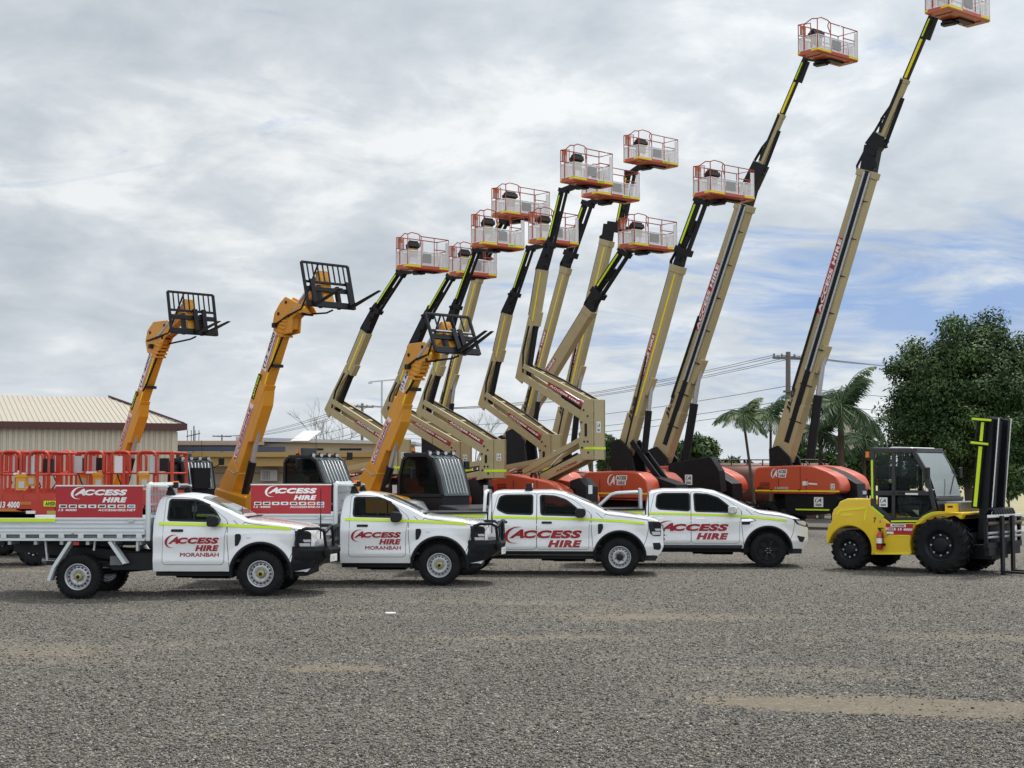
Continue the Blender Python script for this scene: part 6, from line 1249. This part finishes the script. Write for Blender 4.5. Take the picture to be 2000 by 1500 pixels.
    bk = MB(BLKST); bk.beam(k_ + sv * h * .38 - d * .3, k_ + d * L1 * f2 + sv * h * .30, .20, h * .24, up=up); bk.beam(k_ + d * L1 * .55 - sv * h * .58, e_ + d * .12 - sv * h * .56, .16, h * .24, up=up); bk.tube([k_ + sv * h * .1 + Vector((0, -.2, 0)), k_ + d * L1 * .2 - sv * h * .25 + Vector((0, -.22, 0)), k_ + d * L1 * .45 - sv * h * .1 + Vector((0, -.2, 0))], .04, BLACK, n=6); bk.build('boom_cylinder', mo)
    y = MB(YSTR); y.beam(k_ + d * L1 * (f2 + .04) + sv * h * .12 + Vector((0, -wb / 2 - .006, 0)), e_ - d * .08 + sv * h * .12 + Vector((0, -wb / 2 - .006, 0)), .008, h * .14, up=up); y.build('reflective_tape', mo)
    kn = MB(BLKST); kn.beam(e_ - d * .2, j_, .26, h * .75, up=up, h1=h * .55); kn.beam(e_ - sv * h * .45, j_ - sv * h * .35 + (j_ - e_) * .2, .16, h * .28, up=up)
    for i in range(3): c_ = e_.lerp(j_, .2 + .35 * i); kn.box(c_ + Vector((0, -.15, 0)) + sv * h * (.35 - .35 * i), (h * .4, .06, h * .25), ry=.5 * i)
    ko = kn.build('knuckle', t, bevel=.01); hoses(ko, [e_ - d * .35 - sv * h * .4, e_ - sv * h * .75, j_ - sv * h * .55, j_ + (T_ - j_) * .22 - sv * h * .25], .024)
    jib(t, j_, T_, h * .52)
    o, s = put_platform(t, F, *plat, ident=ident, zs=1.27)
    r = MB(BLKST); r.beam(T_, o + Vector((-.02, 0, .10 * s)), .2, .18, up=up); r.cyl(o + Vector((-.06, 0, -.1)), o + Vector((-.06, 0, .35 * s)), .09, n=10); r.build('rotator', t, bevel=.01)
    hoods(t, HOOD_Z, .34, 1.0, None, None); tt = MB(BLKST); tt.box((-.3, 0, 1.3), (2.9, .68, .7)); tt.prism([(.9, 1.0), (.9, 1.9), (1.3, 2.0), (1.6, 1.7), (1.6, 1.0)], -.34, .34)
    for v in (-.7, .6): tt.tube([(-.55, v, 2.0), (-.5, v, 2.14), (-.35, v, 2.16), (-.3, v, 1.95)], .05, n=6)
    tt.build('turntable', t, bevel=.012); pc = MB(PLATE); pc.box((1.604, -.1, 1.6), (.008, .22, .3)); pc.build('placard', t); undercarriage(t, 3.0, 2.0, .45, .80); return t
z_lift(Frame(1085, 54, -40), (1027, 728), (1060, 527), (1076, 476), (1101, 372), (1130, 1171, 780, 898), (1093, 1201, 345), 'folding boom lift with the highest basket of the five folding machines', 26, 'AHB355')
z_lift(Frame(1000, 58.5, -40), (953, 782), (991, 613), (1006, 574), (1036, 485), (1050, 1085, 848, 932), (1030, 1132, 465), 'folding boom lift whose basket hangs partly hidden behind a black jib', 24)
z_lift(Frame(885, 54, -40), (833, 798), (876, 652), (892, 598), (931, 490), (936, 974, 858, 934), (917, 1024, 472), 'folding boom lift rising behind the nearest telehandler forks', 24, 'AHB354')
z_lift(Frame(832, 58.5, -40), (764, 800), (807, 684), (838, 614), (880, 541), (874, 907, 862, 932), (874, 969, 529), 'folding boom lift whose mid part is hidden by the nearest telehandler boom', 24)
z_lift(Frame(712, 55, -40), (655, 796), (716, 648), (737, 604), (783, 533), (753, 784, 858, 926), (769, 873, 516), 'folding boom lift with the lowest basket, left of the other boom lifts', 26)
# ================================================================ TELEHANDLERS
FOLIO = M('decal_white', (.74, .70, .74), .4, var=.04)
def telehandler(F, base, brk, top, W, goose, car, forks, cabp, cabv, wsx, label, ident, guard='bars', splay=0.):
    t = empty('telehandler', F.o, F.yaw, label=label, cat='telehandler', group='amber telehandlers with raised forks')
    P = lambda q, v=0: Vector((F.loc(*q, v)[0], v, F.loc(*q, v)[1])); up = Vector((0, 1, 0))
    A, K, B = P(base), P(brk), P(top); sc = F.scale(*base); h = .80 * W / sc; wb = .72 * h; d = (B - A).normalized(); sv = d.cross(up).normalized(); sv = sv if sv.x > 0 else -sv; L1 = (B - A).length; LK = (K - A).length
    m = MB(AMBER); m.beam(A - d * .2, A + d * LK, wb, h, up=up); 
    m.prism([((A + d * a + sv * b).x, (A + d * a + sv * b).z) for a, b in ((LK * .42, h * .45), (LK * .45, h * .78), (LK * .82, h * .80), (LK * .95, h * .52))], -wb * .5, wb * .5); m.prism([((A + d * a + sv * b).x, (A + d * a + sv * b).z) for a, b in ((-.4, -h * .9), (-.75, -h * .2), (-.6, h * .5), (.3, h * .55), (LK * .2, -h * .45))], -wb * .56, wb * .56)
    m.tube([A + d * LK * .06 - up * wb * .52 - sv * h * .55, A + d * LK * .07 - up * wb * .58 + sv * h * .2, A + d * LK * .12 - up * wb * .58 + sv * h * .5], .02, STEEL, n=5)
    mb_ = m.build('main_boom', t, bevel=.018)
    i = MB(AMBER); i.beam(A + d * LK * .9, B, wb * .86, h * .86, up=up); 
    for k in range(5): i.beam(A + d * (L1 - .12 - .11 * k) + sv * h * .30, A + d * (L1 - .18 - .11 * k) + sv * h * .34, wb * 1.06, h * .62, up=up)
    i.beam(A + d * (L1 - .55) - sv * h * .05, A + d * (L1 - .40) - sv * h * .05, wb * .98, h * .98, up=up); io = i.build('inner_boom', t, bevel=.015)
    bl = MB(BLKPL)
    bl.box(A + d * (L1 - .42) - sv * h * .25 - up * (wb * .55), (.14, .14, .12)); bl.tube([A + d * LK * 1.12 + sv * h * .3 - up * wb * .45, A + d * LK * 1.25 + sv * h * .5 - up * wb * .5, A + d * (L1 - .3) + sv * h * .55 - up * wb * .3], .028, BLACK, n=5); bl.box(A + d * LK * 1.2 + sv * h * .55, (.12, .3, .08)); bl.build('hose', io)
    cy = MB(STEEL); q0 = A + d * .1 + sv * h * 1.25; q1 = A + d * LK * .58 + sv * h * .62; cy.cyl(q0, q1, h * .15, STEEL, n=10); cy.cyl(q0 - d * .35, q0.lerp(q1, .42), h * .24, BLKST, n=10); cy.build('lift_cylinder', t)
    # decals on the near flank
    fn = lambda k, a, o: plane_fn(A + d * a + sv * h * o + Vector((0, -wb / 2 - k, 0)), d, -sv)
    def strip(body, a0, a1, o, hh, ink, mat, bar=True, sub=False):
        s_ = MB(mat); f = fn(.004, a0, o); w_ = a1 - a0; s_.add([f(0, -hh * .35), f(w_, -hh * .35), f(w_, hh * 1.2), f(0, hh * 1.2)], [(0, 1, 2, 3)]); word(s_, body, (w_ * .06, hh * .1, w_ * .94, hh), fn(.008, a0, o), ink, .2, .04)
        if bar: g = fn(.007, a0, o); s_.add([g(w_ * .05, -hh * .28), g(w_ * .95, -hh * .28), g(w_ * .95, -hh * .05), g(w_ * .05, -hh * .05)], [(0, 1, 2, 3)], REDTXT)
        s_.build('lettering', mb_)
    strip('ACCESSHIRE', LK * .10, LK * .76, -.08, h * .26, REDTXT, FOLIO); 
    if not ident: ident = None
    s_ = MB(BLKPL); f = fn(.004, LK * .80, -.20); w_ = LK * .25; hh = h * .22; s_.add([f(0, -.02), f(w_, -.02), f(w_, hh + .02), f(0, hh + .02)], [(0, 1, 2, 3)]); ident and (word(s_, ident, (.04, .02, w_ - .04, hh - .01), fn(.008, LK * .80, -.20), HIVIS, .1, .05), s_.build('number_plate', mb_))
    fi = lambda k, a, o: plane_fn(A + d * a + sv * h * o + Vector((0, -wb * .43 - k, 0)), d, -sv); a0, a1 = LK * 1.10, LK * 1.10 + (L1 - LK * 1.1) * .66; hh = h * .34; s_ = MB(FOLIO); f = fi(.004, a0, -.02); s_.add([f(0, -hh * .3), f(a1 - a0, -hh * .3), f(a1 - a0, hh * 1.1), f(0, hh * 1.1)], [(0, 1, 2, 3)]); word(s_, '(13 4000', ((a1 - a0) * .05, hh * .15, (a1 - a0) * .96, hh), fi(.008, a0, -.02), BTXT, .15, .03); f = fi(.007, a0, -.02); s_.add([f(.1, -hh * .2), f(a1 - a0 - .05, -hh * .2), f(a1 - a0 - .05, 0), f(.1, 0)], [(0, 1, 2, 3)], REDTXT); s_.build('lettering', io)
    y = MB(YSTR); y.beam(A + d * LK * .98 + sv * h * .33 - up * (wb * .43 + .005), A + d * (L1 - .6) + sv * h * .30 - up * (wb * .43 + .005), .008, h * .10, up=up)
    y.build('reflective_tape', io)
    # gooseneck and fork carriage
    g = MB(AMBER); pg = [P(q) for q in goose]; 
    for v in (-wb * .45, wb * .30): g.prism([(q.x, q.z) for q in pg], v, v + wb * .15)
    c_ = sum(pg, Vector()) / len(pg); g.prism([((c_ + (q - c_) * .8).x, (c_ + (q - c_) * .8).z) for q in pg], -wb * .3, wb * .3); go = g.build('boom_head', t, bevel=.015)
    pt, pb = P(car[0]), P(car[1]); e = (pb - pt); H = e.length; e.normalize(); f_ = up.cross(e).normalized(); f_ = f_ if f_.x > 0 else -f_
    half = car[2] / 2; c = MB(BLKST); X_ = lambda a, v, o=0: pt + e * H * a + up * v + f_ * o
    pn = MB(BLKST)
    for q in (pg[1], pg[3], pg[5], c_): q2 = c_ + (q - c_) * .7; pn.cyl(q2 - up * (wb * .5), q2 + up * (wb * .5), .045, n=10)
    pn.tube([c_ + (pg[0] - c_) * .8 - up * wb * .5, c_ - up * wb * .56, c_ + (pg[4] - c_) * .8 - up * wb * .5, pt - up * .2], .025, BLACK, n=5); pn.tube([c_ + (pg[6] - c_) * .6 + up * .1, pb + Vector((-.35, .1, -.10)), pb + Vector((-.1, .1, -.05))], .025, BLACK, n=5); pn.cyl(c_ - up * .1, pt.lerp(pb, .25) + Vector((-.2, -.1, 0)), .06, STEEL, n=8); pn.build('hose', go)
    yt = MB(YSTR); q = P(goose[4]); yt.beam(q.lerp(c_, .5) - up * (wb * .46), q - up * (wb * .46), .006, .06, up=up); yt.build('reflective_tape', go)
    for v in (-half, half): c.beam(X_(0, v), X_(1, v), .07, .06, up=up)
    c.beam(X_(0, -half), X_(0, half), .06, .05, up=e); c.beam(X_(.44, -half), X_(.44, half), .06, .05, up=e)
    n = 9 if guard == 'bars' else 5
    for k in range(1, n): v = -half + 2 * half * k / n; c.beam(X_(0, v), X_(.44, v), .035, .03, up=up)
    c.beam(X_(.60, -half), X_(.60, half), .12, .06, up=e); c.beam(X_(.94, -half), X_(.94, half), .16, .07, up=e); c.beam(X_(.50, -half * .4, -.05), X_(1.0, -half * .4, -.05), .10, .12, up=up); c.beam(X_(.50, half * .4, -.05), X_(1.0, half * .4, -.05), .10, .12, up=up)
    if guard != 'bars': c.beam(X_(.47, -half * .8, .06), X_(.47, half * .8, .06), .03, .03, STEEL, up=e)
    co = c.build('fork_carriage', t, bevel=.006)
    ad = MB(AMBER); ad.beam(c_, X_(.35, 0, -.12), wb * .7, .24, up=up); ad.beam(X_(.12, 0, -.18), X_(.9, 0, -.12), wb * .9, .16, up=up); ad.build('quick_hitch', t, bevel=.012)
    for v, ln in forks: 
        k = MB(BLKST); k.beam(X_(.40, v, .06), X_(.98, v, .07), .13, .06, up=up); k.beam(X_(.97, v, .05), X_(.97, v + splay * 0, .05 + ln), .13, .055, up=up, w1=.10, h1=.02); k.build('fork', co, bevel=.005)
    # chassis, bonnet, cab
    ub = A.x; body = MB(AMBER); zc_ = .95; body.prism([(ub - .9, .8), (ub - .95, 1.35), (ub - .5, 1.75), (ub + .3, 1.62), (-1.2, 1.15), (.6, 1.05), (.9, .85), (.7, .6), (-1.2, .55)], -.35, .35); body.prism(round_poly([(-2.6, 1.0), (-2.55, 1.55), (-2.2, 1.74), (-.95, 1.58), (-.75, 1.3), (-.8, .75), (-2.4, .75)], .12), -1.05, -.42); body.build('body', t, bevel=.04)
    gr = MB(BLKST); gr.box(((ub - .4) / 2 - .3, 0, .8), (abs(ub) + .6, .9, .4)); gr.prism([(.1, .9), (.1, 1.42), (.75, 1.35), (.95, 1.0), (.9, .85)], -.45, .95); gr.prism(round_poly([(-.9, 1.0), (-.8, 1.55), (-.45, 1.5), (-.2, 1.25), (-.3, .8)], .05), -1.06, -.45, PGREY); gr.build('bonnet', t, bevel=.03)
    for v in (-.32, .72): hl = MB(BLACK); hl.box((.86, v, 1.22), (.16, .20, .20)); hl.box((.945, v, 1.22), (.02, .16, .16), LENS); hl.build('headlight', t, bevel=.02)
    for u in (0, min(-2.6, ub + .3)):
        for s in (-1, 1):
            lug_tyre(t, u, s * .92, .56, .42, .2, nl=16); fd = MB(PGREY if u == 0 else BLKPL); pr = [(u + .68 * math.cos(rad(a)), .56 + .68 * math.sin(rad(a))) for a in range(15, 150, 12)]
            for (a, b), (c2, d2) in zip(pr, pr[1:]): fd.beam((a, s * .93, b), (c2, s * .93, d2), .46, .03, up=(0, 1, 0))
            fd.build('mudguard', t)
    v0, v1 = cabv; cp = [P(q, v0) for q in cabp]; cb = MB(BLKPL); pp = [(q.x, q.z) for q in cp]; n = len(pp)
    for v in (v0, v1):
        for k in range(n): a, b = pp[k], pp[(k + 1) % n]; cb.beam((a[0], v, a[1]), (b[0], v, b[1]), .07, .085, up=(0, 1, 0))
    for k in range(n): cb.beam((pp[k][0], v0, pp[k][1]), (pp[k][0], v1, pp[k][1]), .07, .07, up=(0, 0, 1))
    xm = min(p[0] for p in pp); zt = max(p[1] for p in pp); zb = min(p[1] for p in pp); cb.box(((xm + max(p[0] for p in pp)) / 2, (v0 + v1) / 2, zb), (max(p[0] for p in pp) - xm, v1 - v0, .1)); xr = pp[wsx]; cb.box(((xm + xr[0]) / 2 + .1, (v0 + v1) / 2, zt + .02), (xr[0] - xm - .1, v1 - v0, .08)); cb.box(((xm + max(p[0] for p in pp)) / 2, (v0 + v1) / 2, zb - .25), (max(p[0] for p in pp) - xm + .05, v1 - v0, .5)); cab = cb.build('cab', t, bevel=.012)
    st_ = MB(M('seat_fabric', (.055, .055, .058), .9)); vm_ = (v0 + v1) / 2; um_ = (xm + max(p[0] for p in pp)) / 2; st_.box((um_ - .1, vm_, zb + .30), (.45, .45, .15)); st_.box((um_ - .38, vm_, zb + .65), (.13, .45, .65), ry=-.15); st_.build('seat', cab, bevel=.03); sg_ = MB(BLACK); sg_.tube([(um_ + .28 + .05 * math.cos(a), vm_ + .18 * math.sin(a), zb + .62 + .15 * math.cos(a)) for a in np.linspace(0, 6.283, 13)[:-1]], .016, closed=True); sg_.box((um_ + .45, vm_, zb + .3), (.2, .5, .55)); sg_.build('steering_wheel', cab)
    gl = MB(PRIVACY if False else TINT); c2 = (sum(p[0] for p in pp) / n, sum(p[1] for p in pp) / n); gl.prism([(c2[0] + (p[0] - c2[0]) * .93, c2[1] + (p[1] - c2[1]) * .93) for p in pp], v0 - .012, v0 + .012); gl.build('window', cab); g2 = MB(TINT); g2.prism([(c2[0] + (p[0] - c2[0]) * .93, c2[1] + (p[1] - c2[1]) * .93) for p in pp], v1 - .012, v1 + .012); g2.build('window', cab)
    ws = MB(M('cab_windscreen', (.06, .08, .085), .06, var=.3, spec=.9)); fp = pp[wsx:]; ws.add([(p[0] + .045, v, p[1]) for p in fp for v in (v0 + .03, v1 - .03)], [(2 * k, 2 * k + 1, 2 * k + 3, 2 * k + 2) for k in range(len(fp) - 1)]); wso = ws.build('windscreen', cab)
    gb = MB(LGREY)
    for k in range(7): v = v0 + (v1 - v0) * (.14 + .115 * k); gb.tube([(p[0] + .10, v, p[1] - (.06 if j == 0 else -.05 if j == len(fp) - 1 else 0)) for j, p in enumerate(fp)], .011, GALV, n=5)
    gb.build('screen_guard', wso)
    for v in np.linspace(v0 + .05, v1 - .05, 4): lm = MB(BLACK); lm.cyl((xr[0] - .02, v, zt + .06), (xr[0] + .06, v, zt + .05), .055); lm.cyl((xr[0] + .06, v, zt + .05), (xr[0] + .065, v, zt + .05), .05, LENS); lm.build('work_lamp', cab)
    bc = MB(BLACK); bc.cyl((xm + .3, v0 + .2, zt + .05), (xm + .3, v0 + .2, zt + .1), .05); bc.cyl((xm + .3, v0 + .2, zt + .1), (xm + .3, v0 + .2, zt + .19), .045, BEACON); bc.build('beacon', cab)
    mi = MB(BLKPL); mi.box((xr[0] - .25, v0 - .22, zb + .55), (.06, .14, .26)); mi.beam((xr[0] - .3, v0 - .02, zb + .5), (xr[0] - .25, v0 - .22, zb + .55), .03, .03); mi.build('mirror', cab, bevel=.015)
    mj = MB(BLKPL); mj.box((xr[0] + .15, v1 + .30, zb + .75), (.06, .16, .20)); mj.beam((xr[0], v1, zb + .5), (xr[0] + .15, v1 + .3, zb + .7), .025, .025); mj.build('mirror', cab, bevel=.015)
    ae = MB(BLACK); ae.cyl((xm + .45, v1 - .15, zt), (xm + .42, v1 - .15, zt + .55), .006, n=5); ae.build('aerial', cab); return t
TY = -47
telehandler(Frame(365, 42, TY), (234, 915), (277, 775), (318, 655), 36, [(292, 668), (296, 646), (308, 629), (336, 626), (345, 648), (330, 660), (322, 680), (312, 694), (296, 690)], ((372, 573), (380, 653), 1.42), ((.05, 1.15), (.32, 1.2)), [(330, 955), (331, 905), (340, 899), (352, 899), (356, 904), (362, 955)], (-.35, .55), 3, 'amber telehandler rising behind the red scissor lift rails', 'AHT001')
telehandler(Frame(655, 39.5, TY), (462, 935), (520, 745), (562, 612), 42, [(540, 640), (545, 612), (556, 592), (566, 580), (606, 600), (612, 612), (590, 612), (580, 622), (578, 650), (560, 655)], ((634, 516), (648, 601), 1.48), ((-.55, 1.15), (.60, 1.25)), [(556, 946), (557, 902), (566, 893), (607, 893), (618, 900), (634, 946)], (-.15, .70), 3, 'amber telehandler with the highest and widest spread forks, middle of its row', 'AHT002')
telehandler(Frame(880, 36.8, TY), (730, 935), (786, 780), (824, 692), 41, [(796, 722), (800, 690), (806, 672), (838, 668), (852, 690), (850, 704), (832, 708), (826, 730), (806, 738)], ((873, 616), (895, 690), 1.38), ((.0, 1.05), (.20, 1.05)), [(780, 968), (781, 930), (789, 896), (800, 889), (834, 889), (846, 897), (856, 930), (864, 968)], (-.05, .80), 4, 'amber telehandler with its tilted fork carriage in front of the folding lifts', None, guard='few')
# ================================================================ SCISSOR LIFTS
SRED = M('scissor_red', (.46, .030, .016), .42, var=.1, scale=3, dirt=.12, dcol=(.30, .08, .05))
def scissor(px0, px1, D, label, word_=None, plate=None):
    a, b = at(px0, 900, D), at(px1, 900, D); Ln = b.x - a.x; t = empty('scissor_lift', (a.x, D, 0), 0, label=label, cat='scissor lift', group='red scissor lifts parked behind the tray-backs')
    W = 1.7; zt = CAM_Z + (922 - 884) * D / 3000; zd = zt - 1.10
    d = MB(SRED); d.box((Ln / 2, W / 2, zd - .02), (Ln, W, .06)); d.box((Ln / 2, 0, zd - .13), (Ln, .05, .26)); d.box((Ln / 2, W, zd - .13), (Ln, .05, .26)); d.prism([(Ln - .9, zd - .26), (Ln - .05, zd - .42), (Ln, zd - .3), (Ln, zd), (Ln - .95, zd)], -.04, .0); d.box((Ln * .42, -.03, zd - .25), (Ln * .84, .02, .07), M('deck_amber', (.50, .17, .02), .45)); dk = d.build('platform_deck', t, bevel=.01)
    if word_:
        w_ = MB(WTXT); x = (at(3, 900, D).x - a.x); word(w_, word_, (x, zd - .20, x + .46, zd - .05), plane_fn((0, -.048, 0), (1, 0, 0), (0, 0, 1)), WTXT, .15, .04); w_.build('lettering', dk)
    if plate:
        m = MB(HIVIS); x = (at(88, 900, D).x - a.x); m.box((x + .2, -.048, zd - .10), (.40, .012, .13)); word(m, plate, (x + .03, zd - .15, x + .37, zd - .05), plane_fn((0, -.056, 0), (1, 0, 0), (0, 0, 1)), BTXT, .15, .05); m.box((x - .42, -.048, zd - .09), (.26, .012, .07), M('deck_amber', (0, 0, 0))); m.box((x - .30, -.048, zd - .30), (.22, .012, .07), PLATE); m.box((x + .2, -.048, zd - .31), (.24, .012, .09), M('placard_yellow', (0, 0, 0))); m.build('number_plate', dk)
    for y, nm in ((0, 'guard_rail'), (W, 'guard_rail')):
        r = MB(RAILRED); r.tube([(0, y, zt), (Ln, y, zt)], .032, n=6); r.tube([(0, y, zd + .58), (Ln, y, zd + .58)], .026, n=6); r.box((Ln / 2, y, zd + .07), (Ln, .02, .14))
        k = 0; x = .0
        while x < Ln + .01:
            r.box((x, y, (zt + zd) / 2), (.065, .05, zt - zd)); x += .48 if k % 2 else .36; k += 1
        for x in np.arange(.06, Ln - .5, .66):
            w_ = .46 if int(x * 10) % 3 else .34; c4 = [(0, .02), (0, .44), (.05, .52), (.12, .545), (w_ - .12, .545), (w_ - .05, .52), (w_, .44), (w_, .02)]
            r.tube([(x + a, y - .07, zd + .575 + b) for a, b in c4], .036, n=6)
        r.build(nm, t)
    for x in (0, Ln): r = MB(RAILRED); r.tube([(x, 0, zt), (x, W, zt)], .03, n=6); r.tube([(x, 0, zd + .58), (x, W, zd + .58)], .025, n=6); r.build('end_rail', t)
    rr = random.Random(int(px1)); 
    for k in range(3):
        x = Ln * (.22 + .30 * k) + rr.uniform(-.1, .1); c = MB(LGREY); c.box((x, -.04, zd + .80), (.20, .02, .42), FOLIO if k % 2 else LGREY); c.build('notice_plate', t)
    for k in range(2):
        x = Ln * (.36 + .4 * k); c = MB(AMBER); c.box((x, -.05, zd + .36), (.24, .06, .30)); c.prism([(x - .15, zd + .51), (x + .15, zd + .51), (x + .12, zd + .60), (x - .12, zd + .60)], -.09, -.01); c.box((x + .02, -.085, zd + .34), (.14, .012, .16), LGREY); c.build('document_box', t, bevel=.01)
    for k in range(3):
        x = Ln * (.15 + .34 * k); c = MB(BLKPL); c.box((x, W * .5 + rr.uniform(-.5, .5), zd + .80), (.22, .2, .34)); c.tube([(x, .3, zd + .6), (x + .12, .3, zd + .3), (x - .05, .3, zd + .05)], .02, BLACK); c.build('control_box', t, bevel=.015)
    for k in range(2): x = Ln * (.3 + .45 * k); c = MB(PLATE); c.box((x, -.07, zd + .60), (.28, .03, .05)); c.build('handle_bar', t)
    s = MB(BLKST)
    for k in range(4):
        z = .82 + k * (zd - 1.12) / 4
        for y in (.35, W - .35): s.beam((.3, y, z), (Ln - .4, y, z + .14), .06, .10, up=(0, 1, 0)); s.beam((.3, y, z + .14), (Ln - .4, y, z), .06, .10, up=(0, 1, 0))
    s.build('scissor_stack', t)
    c = MB(SRED); c.box((Ln / 2, W / 2, .62), (Ln * .9, W * .55, .34), BLKST); c.box((.35, .1, 1.0), (.5, .3, .6)); c.box((Ln * .5, .05, .70), (Ln * .30, .25, .46), BLKST)
    for k in range(4): c.box((Ln * .42 + .08 * k, -.08, .62), (.03, .01, .02), LGREY)
    c.build('chassis', t, bevel=.015)
    for x in (.5, Ln - .5):
        for y in (.12, W - .12): lug_tyre(t, x, y if y > 1 else y, .40, .30, .2, nl=14) if y > 1 else lug_tyre_neg(t, x, y)
def lug_tyre_neg(t, x, y):
    w_ = lug_tyre(t, x, -.5, .40, .30, .2, nl=14); w_.location.y = y + .5
scissor(-165, 109, 36.2, 'red scissor lift lettered 13 4000 along its deck, cut by the picture edge', '13 4000', 'AHS017')
scissor(112, 336, 38.6, 'red scissor lift half hidden by the first sign board, in front of the shed corner')
scissor(-30, 226, 40.6, 'red scissor lift behind the other two, its rails showing through theirs')
